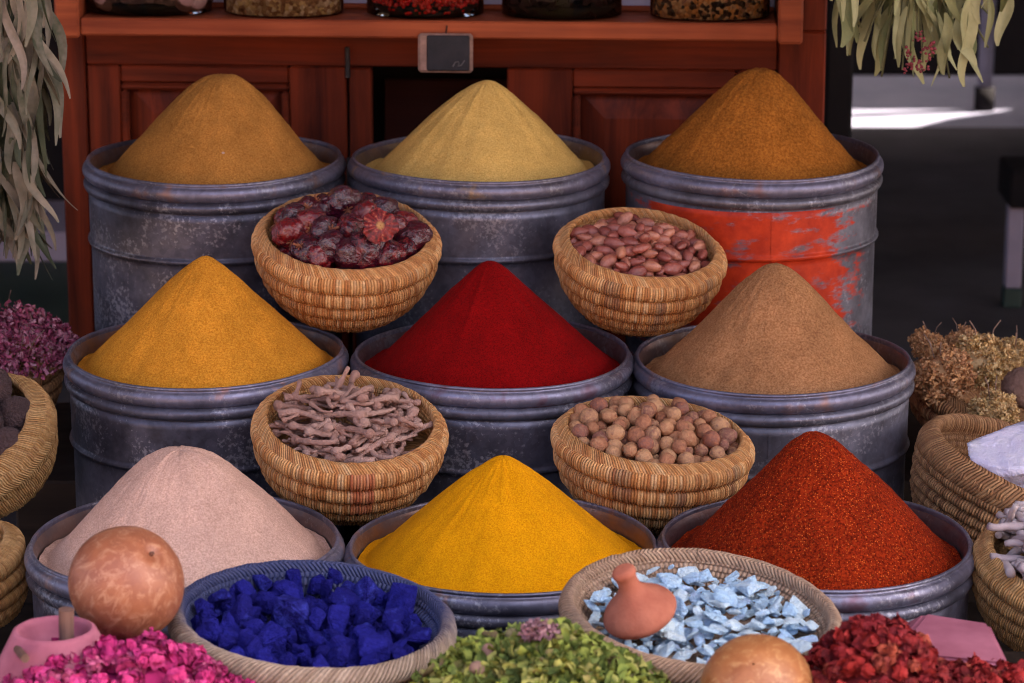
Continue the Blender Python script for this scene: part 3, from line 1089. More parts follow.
# left margin
L_GRP = 'baskets at the edges of the display'
B_pf = basket('coil_basket', 'frayed brown basket under the purple pink flowers at left', (-8, 366), 4.5, .095, .09, 6, -8, (M_w5, M_w5), inner_z=.6, group=L_GRP, wavy=.006)
B_ba = basket('coil_basket', 'golden coiled basket tilted forward holding dark purple balls', (-29, 434), 4.05, .105, .1, 28, -22, (M_w6, M_w6), inner_z=.4, ncoil=6, group=L_GRP, rimw=(.009, .024))
B_lc = basket('coil_basket', 'brown basket cut by the left picture edge below the golden one', (-42, 552), 3.72, .073, .09, 12, -12, (M_w6, M_w6), inner_z=.5, ncoil=5, group=L_GRP)
# right margin
B_oc = basket('shallow_basket', 'dull brown basket under the clusters of ochre flower heads', (1010, 402), 4.5, .150, .07, 4, 19, (M_w5, M_w5), Rb=.1, inner_z=.5, ncoil=4, group=L_GRP)
B_cr = basket('coil_basket', 'dark weathered woven basket holding the white crystal lump', (1040, 472), 4.1, .164, .105, 2, 19, (M_w5, M_w5), Rb=.13, inner_z=.55, ncoil=8, nwrap=240, braid=200, herring=True, rimw=(.011, .02), rot=25, group=L_GRP)
B_ck = basket('coil_basket', 'wicker basket of pale chalky sticks at right edge', (1062, 566), 3.66, .101, .1, 14, 12, (M_w6, M_w6), inner_z=.9, ncoil=6, braid=170, herring=True, rot=12, rimw=(.009, .019), group=L_GRP)


# ------------------------------------------------------------------ contents of the baskets
def deposit(n, rad, Rin, z0, seed, squash=.85, heap=.35, cand=40, bowl=0.0, maxr=None):
    g = np.random.default_rng(seed)
    pts = []
    for k in range(n):
        best = None
        rk = rad * g.uniform(.88, 1.1)
        for _ in range(cand):
            a = g.uniform(0, 2 * math.pi); q = (Rin - rad * .6) * math.sqrt(g.uniform())
            x, y = q * math.cos(a), q * math.sin(a)
            z = z0 + rk * squash + bowl * q * q
            for (px, py, pz, pr) in pts:
                dd = math.hypot(px - x, py - y); s = (rk + pr) * .93
                if dd < s:
                    z = max(z, pz + math.sqrt(s * s - dd * dd) * squash)
            sc = z + heap * q
            if best is None or sc < best[0]:
                best = (sc, x, y, z, rk)
        pts.append(best[1:])
    return pts


def in_basket(o, p):
    m = o.rotation_euler.to_matrix()
    return o.location + m @ Vector(p)


def rrot():
    return Euler((random.uniform(0, 6.28), random.uniform(0, 6.28), random.uniform(0, 6.28)))


# dried peppers
M_chil = varied_mat('dried_pepper_skin', [(.02, .002, .007, 1), (.08, .004, .01, 1), (.035, .003, .014, 1), (.19, .008, .01, 1), (.09, .006, .016, 1), (.3, .06, .03, 1)], 2.4, .2, (.3, .12, 2.2), spec=.6, coat=.6, nmix=.6)
M_caly = plain_mat('pepper_stem', (.34, .14, .07, 1), (.2, .05, .025, 1), 80, .7)


def pepper_mesh(seed):
    V, Fc, PH, TH = sphere_grid(48, 30)
    rr = 1 + .10 * np.sin(PH) * np.abs(np.cos(TH * 2.5 + seed)) + .16 * fbm(V, 1.4, seed) + .05 * fbm(V, 4, seed + 3) - .05 * np.abs(np.sin(TH * 4.5 + 2 * fbm(V, 2, seed)))
    rr *= 1 - .28 * np.exp(-(PH / .45) ** 2)
    V = V * rr[:, None] * np.array([1, 1, .82])
    return make_mesh('pepper', V, Fc)


def pepper(seed):
    o = obj('dried_pepper', pepper_mesh(seed), M_chil)
    s = MB()
    s.tube([(0, 0, .45), (.03, .02, .72), (.12, .05, .95), (.2, .02, 1.12)], [.13, .09, .075, .07], 8)
    for k in range(6):
        a = k * 1.047
        s.tube([(.05 * math.cos(a), .05 * math.sin(a), .52), (.3 * math.cos(a), .3 * math.sin(a), .63), (.46 * math.cos(a), .46 * math.sin(a), .58)], [.1, .07, .02], 6)
    s.build('calyx', M_caly, o, smooth=True)
    return o


protos = [pepper(s) for s in (2, 5, 9)]
pp = [(280, 209, 1.0), (301, 202, 1.0), (290, 234, 1.05), (312, 226, 1.0), (343, 205, 1.1), (322, 207, .85), (394, 196, 1.1), (370, 201, .9), (349, 230, 1.0), (331, 248, 1.0), (415, 238, 1.1), (414, 214, .9), (362, 252, 1.1), (306, 250, .9), (392, 258, 1.0), (279, 222, .8), (396, 228, .8), (418, 254, .8), (384, 212, .9), (366, 218, .9), (308, 212, .9), (326, 232, .95), (376, 245, .95), (346, 254, .9), (403, 226, .9), (357, 196, 1.0), (324, 197, .95), (402, 206, .9), (293, 218, .9), (318, 258, .8)]
mB = B_ch.rotation_euler.to_matrix()
nB = mB @ Vector((0, 0, 1))
rimC = in_basket(B_ch, (0, 0, B_ch['H']))
CH_R = .0252
for k, (x, y, s) in enumerate(pp):
    r = ray(x, y); o0 = Vector((0, 0, CAM_H))
    # heap surface: a dome over the rim plane
    hgt = .004
    for _ in range(6):
        t = (rimC + nB * hgt - o0).dot(nB) / r.dot(nB)
        q = o0 + r * t
        dd = (q - rimC); dd -= nB * dd.dot(nB)
        hgt = .040 - 1.2 * dd.length ** 2 * 2 - CH_R * .35
    if dd.length > .094:                      # keep the heap inside the rim
        q = q - dd * (1 - .094 / dd.length)
    src = protos[k % 3]
    o = src if k < 3 else copy_tree(src)
    o.location = q
    o.scale = (CH_R * s,) * 3
    o.rotation_euler = rrot()
    tag(o, 'wrinkled dark purple red dried pepper in the coiled basket', 'dried pepper', 'dried peppers heaped in the basket')
# lower layer
for k, (x, y, z, rk) in enumerate(deposit(9, CH_R, .1, B_ch['zi'], 5, heap=.1)):
    o = copy_tree(protos[k % 3])
    o.location = in_basket(B_ch, (x, y, z)); o.scale = (CH_R,) * 3; o.rotation_euler = rrot()
# the opened pepper facing the street
mface, nt, p = new_mat('open_pepper')
oc = objcoord(nt)
sxyz = N(nt, 'ShaderNodeSeparateXYZ'); nt.links.new(oc, sxyz.inputs[0])
ang = math_n(nt, 'ARCTAN2', sxyz.outputs[1], sxyz.outputs[0])
wv = math_n(nt, 'SINE', math_n(nt, 'MULTIPLY', ang, 17.0))
rd = N(nt, 'ShaderNodeVectorMath', operation='LENGTH'); nt.links.new(oc, rd.inputs[0])
nn = noise_node(nt, 5, 3, oc)
cmbv = math_n(nt, 'ADD', math_n(nt, 'MULTIPLY', wv, .05), nn.outputs['Fac'])
rp = ramp(nt, [(.32, (.05, .004, .006, 1)), (.5, (.17, .01, .012, 1)), (.62, (.26, .022, .018, 1)), (.76, (.42, .15, .07, 1))])
nt.links.new(cmbv, rp.inputs[0])
core = ramp(nt, [(.2, (1, 1, 1)), (.34, (0, 0, 0))]); nt.links.new(rd.outputs['Value'], core.inputs[0])
nt.links.new(mix(nt, core.outputs[0], rp.outputs[0], (.4, .2, .06, 1)), p.inputs['Base Color'])
p.inputs['Roughness'].default_value = .55
n_, a_ = 16, 60
rr = np.linspace(.02, 1, n_); th = np.arange(a_) * 2 * math.pi / a_
RR, TH = np.meshgrid(rr, th, indexing='ij')
zz = .22 * (1 - RR ** 2) - .1 * np.exp(-(RR / .25) ** 2) + .06 * np.cos(TH * 7 + 2 * RR) * RR + .05 * np.sin(TH * 17 + 1.5 * np.sin(3 * TH)) * RR + .1 * np.sin(TH * 2 + 1) * RR ** 2
rw = RR * (1 + .04 * np.cos(TH * 7 + 1) * RR + .07 * np.sin(TH * 3 + 2) * RR + .03 * np.sin(TH * 13) * RR)
Vt = np.stack([rw * np.cos(TH), rw * np.sin(TH), zz], -1).reshape(-1, 3)
Vb = np.stack([rw[::-1] * np.cos(TH), rw[::-1] * np.sin(TH), -.35 * (1 - RR[::-1] ** 2) - .02 + 0 * zz], -1).reshape(-1, 3)
me = make_mesh('opened_pepper', np.concatenate([Vt, Vb]), grid_faces(2 * n_, a_, True))
for (x, y, d_, rx_, rz_, sz) in ((380, 226, 4.28, 66, 10, .025),):
    o = obj('opened_pepper', me, mface, None, pt(x, y, d_), (R(rx_), 0, R(rz_)), sz)
    tag(o, 'broken end of a dried pepper showing its orange inside', 'dried pepper', 'opened peppers in the basket')
    if sz > .02:
        tag(o, 'opened red pepper with pale core facing forward in the pepper basket', 'dried pepper', 'dried peppers heaped in the basket')

# shelled almonds
M_alm = varied_mat('almond_skin', [(.2, .04, .03, 1), (.34, .085, .06, 1), (.54, .22, .13, 1), (.26, .06, .045, 1), (.38, .11, .08, 1)], 1.5, .26, (.25, .06, 4), spec=.8, nmix=.3)


def nut_mesh(name, seed, ln, pointy, flat):
    V, Fc, PH, TH = sphere_grid(22, 16)
    V = V * (1 + .09 * fbm(V, 1.7, seed) + .03 * fbm(V, 5, seed))[:, None]
    z = V[:, 2]
    tp = np.clip(1 - pointy * np.clip(z, 0, 1) ** 1.5, .1, 1)
    V = np.stack([V[:, 0] * tp, V[:, 1] * tp * flat, z * ln], -1)
    return make_mesh(name, V, Fc)


alm = [nut_mesh('almond', s, 1.75, .55, .8) for s in (1, 4, 8)]
for k, (x, y, z, rk) in enumerate(deposit(175, .0094, .103, B_al['zi'], 21, squash=.8, heap=.3, bowl=.3)):
    o = obj('almond', alm[k % 3], M_alm, None, in_basket(B_al, (x, y, z)), (R(90) + random.gauss(0, .4), random.uniform(0, 6), random.uniform(0, 6.28)), rk * .98)
    tag(o, 'smooth reddish brown shelled almond in the upper right basket', 'almond', 'almonds in the upper right basket')

# round tan nuts
M_nut = varied_mat('tan_nut_shell', [(.2, .075, .045, 1), (.42, .17, .085, 1), (.56, .3, .15, 1), (.25, .1, .075, 1), (.5, .17, .075, 1)], 2, .62, (.35, .08, 4), nmix=.5)
nts = [nut_mesh('round_nut', s, ln_, pt_, 1) for s, ln_, pt_ in ((3, 1.06, .1), (6, 1.2, .25), (11, .95, .05), (14, 1.12, .3))]
for k, (x, y, z, rk) in enumerate(deposit(185, .0112, .116, B_nt['zi'], 33, squash=.9, heap=.25, bowl=.3)):
    o = obj('round_nut', nts[k % 4], M_nut, None, in_basket(B_nt, (x, y, z)), rrot(), rk * random.uniform(.82, 1.12))
    tag(o, 'round tan nut heaped in the lower right coiled basket', 'nut', 'round tan nuts in the basket')

# twisted roots
M_root = varied_mat('root_bark', [(.3, .15, .115, 1), (.44, .24, .19, 1), (.54, .33, .27, 1), (.36, .185, .145, 1)], 3, .85, (.5, .03, 9), nmix=.5)


def root_mesh(seed):
    g = random.Random(seed)
    P, rad = [], []
    n_ = 12
    x = -1.0
    ay, az = g.uniform(.1, .35), g.uniform(.03, .12)
    p1, p2 = g.uniform(0, 6), g.uniform(0, 6)
    for i in range(n_):
        t = i / (n_ - 1)
        P.append((-1 + 2 * t, ay * math.sin(t * g.choice((3.0, 3.2)) + p1), az * math.sin(t * 4 + p2)))
        rad.append((.15 - .07 * t) * g.uniform(.75, 1.3) * (1.25 if i in (0, 1) else 1))
    m = MB()
    m.tube(P, rad, 8)
    if seed % 2:
        k = 5
        m.tube([P[k], (P[k][0] + .2, P[k][1] + .22, P[k][2] + .06), (P[k][0] + .35, P[k][1] + .5, P[k][2] + .05)], [.13, .1, .05], 7)
    return make_mesh('root', np.array(m.V), m.F)


rts = [root_mesh(s) for s in range(8)]
g = random.Random(77)
nroot = 175
for k in range(nroot):
    a = g.uniform(0, 6.283); rad = .098 * math.sqrt(g.uniform(0, 1))
    L = g.uniform(.02, .036)
    fr = k / nroot
    z = B_rt['zi'] + .006 + fr * .05 * (1.25 - (rad / .1) ** 2 * .75)
    yaw = g.uniform(0, 6.283)
    rad = min(rad, .106 - L * .75)
    tilt = g.gauss(0, .2)
    o = obj('root_piece', rts[k % 8], M_root, None, in_basket(B_rt, (rad * math.cos(a), rad * math.sin(a), z)), (g.uniform(-.5, .5), tilt, yaw), (L, L * g.uniform(.9, 1.2), L))
    tag(o, 'twisted greyish pink dried root piece in the lower left coiled basket', 'root', 'dried roots in the coiled basket')
for (x, y, rz_, ry) in ((291, 390, 1.2, -.7), (337, 376, .4, -.9), (410, 400, 2.2, -.5)):
    o = obj('root_piece', rts[3], M_root, None, pt(x, y + 8, 4.0), (0, ry, rz_), (.028, .034, .034))
    tag(o, 'twisted greyish pink dried root piece in the lower left coiled basket', 'root', 'dried roots in the coiled basket')


# blue pigment lumps and turquoise chips: hulls of random points
import bmesh


def chunk_mesh(name, seed, flat=(1, 1, 1), npts=14, bev=.06, subd=0):
    g = np.random.default_rng(seed)
    P = g.normal(size=(npts, 3)); P /= np.linalg.norm(P, axis=1)[:, None]
    P *= g.uniform(.75, 1.1, size=(npts, 1)); P *= np.array(flat)
    bm = bmesh.new()
    for q in P:
        bm.verts.new(q)
    r_ = bmesh.ops.convex_hull(bm, input=bm.verts[:])
    bmesh.ops.delete(bm, geom=[v for v in bm.verts if not v.link_faces], context='VERTS')
    bmesh.ops.dissolve_limit(bm, angle_limit=.25, verts=bm.verts[:], edges=bm.edges[:])
    bmesh.ops.bevel(bm, geom=bm.edges[:], offset=bev, segments=2, affect='EDGES', clamp_overlap=True)
    bmesh.ops.triangulate(bm, faces=bm.faces[:])
    if subd:
        bmesh.ops.subdivide_edges(bm, edges=bm.edges[:], cuts=subd, use_grid_fill=True)
        V = np.array([v.co[:] for v in bm.verts])
        dsp = .05 * fbm(V, 2.2, seed) + .03 * fbm(V, 6, seed + 2)
        for v, dd in zip(bm.verts, dsp):
            v.co = v.co * (1 + float(dd))
    me = bpy.data.meshes.new(name)
    bm.to_mesh(me); bm.free()
    return me


M_blue = varied_mat('blue_pigment', [(.008, .006, .07, 1), (.02, .02, .22, 1), (.012, .011, .12, 1), (.05, .06, .42, 1)], 2.5, 1, (.5, .06, 3.5), spec=.03, nmix=.6)
blu = [chunk_mesh('pigment_lump', s, (1, 1, .8), 12, .07, 2) for s in (3, 7, 12, 15, 19, 28)]
for k, (x, y, z, rk) in enumerate(deposit(140, .0165, .138, B_bl['zi'], 44, squash=.55, heap=.02, bowl=.9)):
    o = obj('pigment_lump', blu[k % 6], M_blue, None, in_basket(B_bl, (x - .002, y, z - .004)), rrot(), rk * random.choice((.8, 1.0, 1.2, 1.4, 1.7)))
    tag(o, 'powdery ultramarine pigment lump in the blue stained dish', 'pigment lump', 'blue pigment lumps in the dish')

M_turq = varied_mat('turquoise_chip', [(.42, .68, 1, 1), (.58, .8, 1, 1), (.78, .92, 1, 1), (.48, .72, 1, 1), (.66, .73, 1, 1)], 2, .55, (.6, .08, 4), nmix=.45)
tq = [chunk_mesh('stone_chip', s, (1.15, .85, .34), 10 + s % 4, .04, 1 if s % 2 else 0) for s in (2, 5, 8, 11, 17, 23, 29, 31)]
for k, (x, y, z, rk) in enumerate(deposit(298, .0116, .133, B_tq['zi'], 55, squash=.42, heap=.1, bowl=.6, cand=26)):
    o = obj('stone_chip', tq[k % 8], M_turq, None, in_basket(B_tq, (x, y, z)), (random.gauss(0, .4), random.gauss(0, .4), random.uniform(0, 6.28)), rk * random.choice((.6, .9, 1.1, 1.25, 1.4, 1.6)))
    tag(o, 'pale turquoise blue stone chip in the shallow dish at right', 'stone chip', 'turquoise stone chips in the dish')

# terracotta stopper lying on the chips
M_terra = plain_mat('terracotta', (.42, .142, .088, 1), (.3, .085, .052, 1), 38, .9, (.5, .003, 70))
prof = [(.0005, 0), (.030, .0), (.038, .003), (.0425, .009), (.042, .015), (.037, .023), (.027, .032), (.0175, .041), (.013, .048), (.0118, .055), (.0122, .062), (.0137, .067), (.0125, .071), (.008, .0735), (.0005, .074)]
sp_ = []
for i in range(len(prof) - 1):
    for k in range(4):
        t = k / 4
        p0, p1, p2, p3 = [np.array(prof[min(max(i + q, 0), len(prof) - 1)]) for q in (-1, 0, 1, 2)]
        v = .5 * (2 * p1 + (p2 - p0) * t + (2 * p0 - 5 * p1 + 4 * p2 - p3) * t * t + (3 * p1 - p0 - 3 * p2 + p3) * t ** 3)
        sp_.append((max(v[0], .0004), v[1]))
sp_.append(prof[-1])
me = lathe(sp_, 56, 'clay_stopper', lambda V: V * (1 + .015 * fbm(V, 40, 3))[:, None])
q = pt(643, 620, 3.262)
o = obj('clay_stopper', me, M_terra, None, q, (R(14), R(-20), R(0)))
tag(o, 'terracotta onion shaped clay stopper lying on the turquoise chips', 'clay stopper')

# dark balls in the golden basket
M_ball = varied_mat('dark_ball', [(.12, .068, .07, 1), (.23, .135, .14, 1), (.16, .095, .1, 1)], 4, .95, (1.0, .15, 6), nmix=.5)
V, Fc, PH, TH = sphere_grid(72, 48)
Vd = V * (1 + .05 * fbm(V, 2, 5) + .07 * fbm(V, 12, 9, 3))[:, None]
bme = make_mesh('rough_ball', Vd, Fc)
for k, (x, y, z, rk) in enumerate(deposit(22, .027, .092, B_ba['zi'], 9, squash=.9, heap=.1)):
    o = obj('rough_ball', bme, M_ball, None, in_basket(B_ba, (x, y, z)), rrot(), rk)
    tag(o, 'rough dark purple brown ball in the golden basket at left', 'dried ball', 'dark rough balls in the golden basket')


# ------------------------------------------------------------------ petals, herbs, flowers
def petal_parts(n_, spread, size, seed):
    """cupped petals folded round a small bud"""
    g = np.random.default_rng(seed)
    out = []
    for k in range(n_):
        u, v = np.meshgrid(np.linspace(-1, 1, 6), np.linspace(-1, 1, 6), indexing='ij')
        wdt = np.sqrt(np.clip(1 - .75 * u ** 2, .12, 1))
        q = g.normal(size=3); q /= np.linalg.norm(q)
        t1 = np.cross(q, g.normal(size=3)); t1 /= np.linalg.norm(t1)
        t2 = np.cross(q, t1)
        cup = g.uniform(-.05, .5)
        zz = -cup * (u ** 2 + (v * wdt) ** 2) + .3 * np.sin(2.4 * u + g.uniform(0, 6)) * v + .16 * np.sin(5 * v + g.uniform(0, 6))
        wdt = wdt * (1 + .25 * np.sin(4 * u + g.uniform(0, 6)))
        P = (u[..., None] * t1 + (v * wdt)[..., None] * t2 + (zz + g.uniform(-.1, .25))[..., None] * q) * size * g.uniform(.6, 1.2) + q * spread * g.uniform(.6, 1.0)
        out.append((P.reshape(-1, 3), grid_faces(6, 6)))
    return out


def rosette(name, seed, n_=9):
    return scatter_mesh(name, petal_parts(n_ + seed % 3, .42, .55, seed))


def mound(x0, x1, d0, d1, top, seed, base, peak=None):
    """heap surface z(x,y) as a smooth function"""
    cx, cy = (x0 + x1) / 2, (d0 + d1) / 2

    def f(x, y):
        u, v = (x - cx) / ((x1 - x0) / 2), (y - cy) / ((d1 - d0) / 2)
        q = max(0.0, 1 - u * u) ** .55
        if peak:                              # a hump over a lower, wider heap
            q = max(q * peak[2], max(0.0, 1 - ((x - peak[0]) / peak[1]) ** 2) ** .6)
        q *= max(0.0, 1 - v * v) ** .6
        nse = float(fbm(np.array([[x, y, 0.0]]), 18, seed)[0])
        return base + (top - base) * q * (1 + .10 * nse)
    return f


def mound_mesh(name, f, x0, x1, d0, d1, nx=60, ny=30, drop=.01):
    xs, ys = np.linspace(x0, x1, nx), np.linspace(d0, d1, ny)
    V = np.array([(x, y, max(FZ + .001, f(x, y) - drop)) for x in xs for y in ys])
    return make_mesh(name, V, grid_faces(nx, ny))


def px_x(x, y, d):
    return pt(x, y, d).x


M_pink = varied_mat('pink_petal', [(.1, .006, .03, 1), (.4, .02, .13, 1), (.6, .06, .23, 1), (.2, .01, .06, 1), (.66, .17, .32, 1)], 1.2, .75, None, spec=.2, nmix=.4)
M_redp = varied_mat('red_petal', [(.05, .004, .006, 1), (.17, .009, .014, 1), (.32, .022, .02, 1), (.1, .006, .009, 1), (.46, .1, .055, 1)], 1.2, .75, None, spec=.25, nmix=.4)
M_herb = varied_mat('green_herb', [(.04, .06, .014, 1), (.13, .175, .035, 1), (.29, .33, .06, 1), (.08, .115, .028, 1), (.34, .34, .09, 1), (.14, .1, .055, 1)], 50, .8, None, island=True, spec=.2, nmix=.25)

rs = [rosette('petal', s) for s in (1, 2, 3, 4, 5, 6)]


def petal_heap(name, xl_, xr_, d0, d1, ytop, dtop, mat, n_, seed, label, cat, group, size, stuff_label, bname, peak=None):
    a, b_ = px_x(xl_, 660, dtop), px_x(xr_, 660, dtop)
    ztop = pt(600, ytop, dtop).z
    if peak:
        peak = (px_x(peak[0], 660, dtop), peak[1], peak[2])
    f = mound(a, b_, d0, d1, ztop, seed, FZ, peak)
    o = obj(bname, mound_mesh(bname, f, a, b_, d0, d1, drop=.012), mat)
    tag(o, stuff_label, cat, kind='stuff')
    g = random.Random(seed)
    pts_ = []
    tries = 0
    while len(pts_) < n_ and tries < 60000:
        tries += 1
        x, y = g.uniform(a, b_), g.uniform(d0, d1)
        # only the side the street sees, inside the frame's reach
        zz = f(x, y)
        if zz < FZ + .015:
            continue
        v = Vector((x, y, zz)) - Vector((0, 0, CAM_H))
        yy = 341.5 - F * ((v.z * math.cos(PITCH) + v.y * math.sin(PITCH)) / (v.y * math.cos(PITCH) - v.z * math.sin(PITCH)))
        xx = 512 + F * v.x / (v.y * math.cos(PITCH) - v.z * math.sin(PITCH))
        if yy > 700 or xx < -14 or xx > 1038:
            continue
        if any((x - p[0]) ** 2 + (y - p[1]) ** 2 < (size * .62) ** 2 for p in pts_):
            continue
        pts_.append((x, y))
        o = obj(name, rs[g.randrange(6)], None, None, (x, y, zz + g.uniform(-.004, .005)), (g.uniform(0, 6), g.uniform(0, 6), g.uniform(0, 6)), size * g.uniform(.6, 1.25))
        o.material_slots[0].link = 'OBJECT'
        o.material_slots[0].material = mat
        tag(o, label, cat, group)
    return f, (a, b_, d0, d1)


for me in rs:
    me.materials.append(M_pink)
fp, _ = petal_heap('rose_petal', -40, 275, 2.98, 3.26, 646, 3.13, M_pink, 190, 3, 'crumpled bright pink dried petal in the heap at lower left', 'petal', 'pink dried petals at lower left', .0145, 'mass of magenta petals under the lower left heap', 'petal_mass')
fr_, _ = petal_heap('red_bud', 785, 1130, 2.98, 3.28, 633, 3.13, M_redp, 230, 8, 'crumpled dark red dried flower bud in the lower right heap', 'flower bud', 'red dried buds at lower right', .0145, 'mass of dark red petals under the lower right buds', 'bud_mass', (878, .105, .68))

# green herbs
a, b_ = px_x(385, 660, 3.12), px_x(705, 660, 3.12)
fh = mound(a, b_, 2.98, 3.27, pt(540, 641, 3.13).z, 5, FZ)
parts = []
g = np.random.default_rng(12)
for k in range(5200):
    x, y = g.uniform(a, b_), g.uniform(2.98, 3.27)
    z = fh(x, y)
    if z < FZ + .004:
        continue
    u, v = np.meshgrid(np.linspace(-1, 1, 4), np.linspace(-1, 1, 3), indexing='ij')
    wdt = .6 * np.sqrt(np.clip(1 - .85 * u ** 2, .08, 1))
    P = np.stack([u, v * wdt, g.uniform(.2, .8) * v ** 2 + g.uniform(-.5, .6) * u ** 2 + g.uniform(-.4, .4) * u * v], -1).reshape(-1, 3) * g.uniform(.004, .0105)
    parts.append((P @ rand_rot().T + np.array([x, y, z + g.uniform(-.012, .007)]), grid_faces(4, 3)))
o = obj('herb_heap', scatter_mesh('herb_heap', parts), M_herb)
tag(o, 'crumbled yellow green dried herb heaped at the front centre', 'herbs', kind='stuff')
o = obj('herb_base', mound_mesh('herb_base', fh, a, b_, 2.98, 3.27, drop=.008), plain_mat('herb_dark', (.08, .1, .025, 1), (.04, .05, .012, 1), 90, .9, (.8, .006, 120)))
tag(o, 'packed green crumbs under the loose herb leaves', 'herbs', kind='stuff')
# greyish lumps among the herbs
M_lump = varied_mat('grey_bud', [(.2, .13, .1, 1), (.3, .17, .14, 1), (.16, .17, .07, 1)], 60, .85, (.6, .004, 80), nmix=.4)
lump = nut_mesh('dried_bud', 5, 1.2, .4, .9)
for (x, y, s) in ((478, 670, .010), (488, 652, .008), (513, 636, .008)):
    q = pt(x, y, 3.1)
    for dd in np.linspace(2.98, 3.3, 60):
        c_ = pt(x, y, dd)
        if c_.z <= fh(c_.x, c_.y) + .006:
            q = c_
            break
    o = obj('dried_bud', lump, M_lump, None, q, rrot(), s)
    tag(o, 'small greyish brown dried bud among the green herbs', 'dried bud', 'dried buds among the herbs')
# purple flower head on the herbs
M_purp = varied_mat('purple_floret', [(.12, .05, .065, 1), (.22, .1, .13, 1), (.32, .18, .2, 1), (.17, .09, .075, 1)], 60, .8, None, island=True, nmix=.3)
parts = []
g = np.random.default_rng(5)
for k in range(150):
    q = g.normal(size=3); q /= np.linalg.norm(q); q[2] = abs(q[2])
    P = np.stack([np.linspace(-1, 1, 4)[:, None] * np.ones((1, 3)), np.ones((4, 1)) * np.linspace(-.3, .3, 3)[None], .3 * np.linspace(-1, 1, 4)[:, None] ** 2 * np.ones((1, 3))], -1).reshape(-1, 3) * .0055
    parts.append((P @ rand_rot().T + q * np.array([.019, .017, .012]), grid_faces(4, 3)))
o = obj('purple_flower', scatter_mesh('purple_flower', parts), M_purp, None, pt(540, 634, 3.13))
tag(o, 'single dried mauve flower head lying on the green herbs', 'flower')

# pinkish purple flowers in the left basket
M_pf = varied_mat('mauve_petal', [(.1, .015, .035, 1), (.26, .04, .09, 1), (.38, .08, .16, 1), (.5, .24, .3, 1), (.17, .02, .05, 1)], 50, .75, None, island=True, nmix=.3)
c0 = in_basket(B_pf, (0, 0, B_pf['H']))
parts = []
g = np.random.default_rng(15)
for k in range(3600):
    a = g.uniform(0, 2 * math.pi); q = .112 * math.sqrt(g.uniform())
    top = .098 * (1 - (q / .118) ** 2) ** .55
    z = top - abs(g.normal(0, .008)) - .012
    u, v = np.meshgrid(np.linspace(-1, 1, 4), np.linspace(-1, 1, 3), indexing='ij')
    P = np.stack([u, v * .5, g.uniform(.1, .7) * v ** 2 + g.uniform(-.4, .6) * u ** 2], -1).reshape(-1, 3) * g.uniform(.0025, .0065)
    nse = 1 + .1 * math.sin(a * 3 + 1) + .08 * math.sin(a * 7)
    parts.append((P @ rand_rot().T + np.array([q * math.cos(a) * nse, q * math.sin(a) * nse, z * nse]), grid_faces(4, 3)))
fl = obj('flower_heap', scatter_mesh('flower_heap', parts), M_pf, None, c0 + Vector((.01, 0, -.002)))
tag(fl, 'heap of crumbled mauve pink dried flowers in the frayed left basket', 'dried flowers', kind='stuff')
s = MB()
for k in range(14):
    x, y = random.uniform(-.09, .1), random.uniform(-.08, .03)
    h_ = .09 * max(.1, 1 - (x * x + y * y) / .014) ** .5
    a = random.uniform(0, 6)
    s.tube([(x, y, h_ - .02), (x + .012 * math.cos(a), y, h_ + .004), (x + .03 * math.cos(a), y + .01, h_ + random.uniform(.0, .025))], .0008, 5)
so_ = s.build('flower_stalk', plain_mat('stalk', (.25, .14, .12, 1), (.15, .08, .06, 1), 60, .8), None, True, loc=c0)
tag(so_, 'thin dry stalks poking from the mauve flower heap', 'stalks', kind='stuff')

# ochre flower heads on the right
M_och = varied_mat('ochre_floret', [(.36, .2, .07, 1), (.62, .4, .15, 1), (.78, .56, .29, 1), (.46, .25, .1, 1)], 50, .85, (.4, .003, 140), island=True, nmix=.3)
M_och2 = varied_mat('rusty_floret', [(.32, .14, .06, 1), (.56, .28, .11, 1), (.68, .4, .2, 1), (.4, .17, .08, 1)], 50, .85, (.4, .003, 140), island=True, nmix=.3)


def head_mesh(seed):
    """a fluffy umbel: tufts of small curled bracts in rounded clumps"""
    g = np.random.default_rng(seed)
    Vc, Fc_, _, _ = sphere_grid(24, 16)
    parts = [(Vc * (.6 + .12 * fbm(Vc, 3, seed))[:, None] * np.array([1, 1, .85]), Fc_)]
    cl = g.normal(size=(46, 3)); cl /= np.linalg.norm(cl, axis=1)[:, None]
    u, v = np.meshgrid(np.linspace(-1, 1, 4), np.linspace(-1, 1, 3), indexing='ij')
    for c_ in cl:
        c0 = c_ * np.array([1, 1, .85]) * g.uniform(.66, .84)
        rc = g.uniform(.19, .29)
        for k in range(48):
            q = g.normal(size=3); q /= np.linalg.norm(q)
            P = np.stack([u, v * .55, g.uniform(.2, .9) * v ** 2 + g.uniform(-.6, .6) * u ** 2], -1).reshape(-1, 3) * g.uniform(.04, .085)
            parts.append((P @ rand_rot().T + c0 + q * rc * g.uniform(.55, 1.05), grid_faces(4, 3)))
    return scatter_mesh('flower_head', parts)


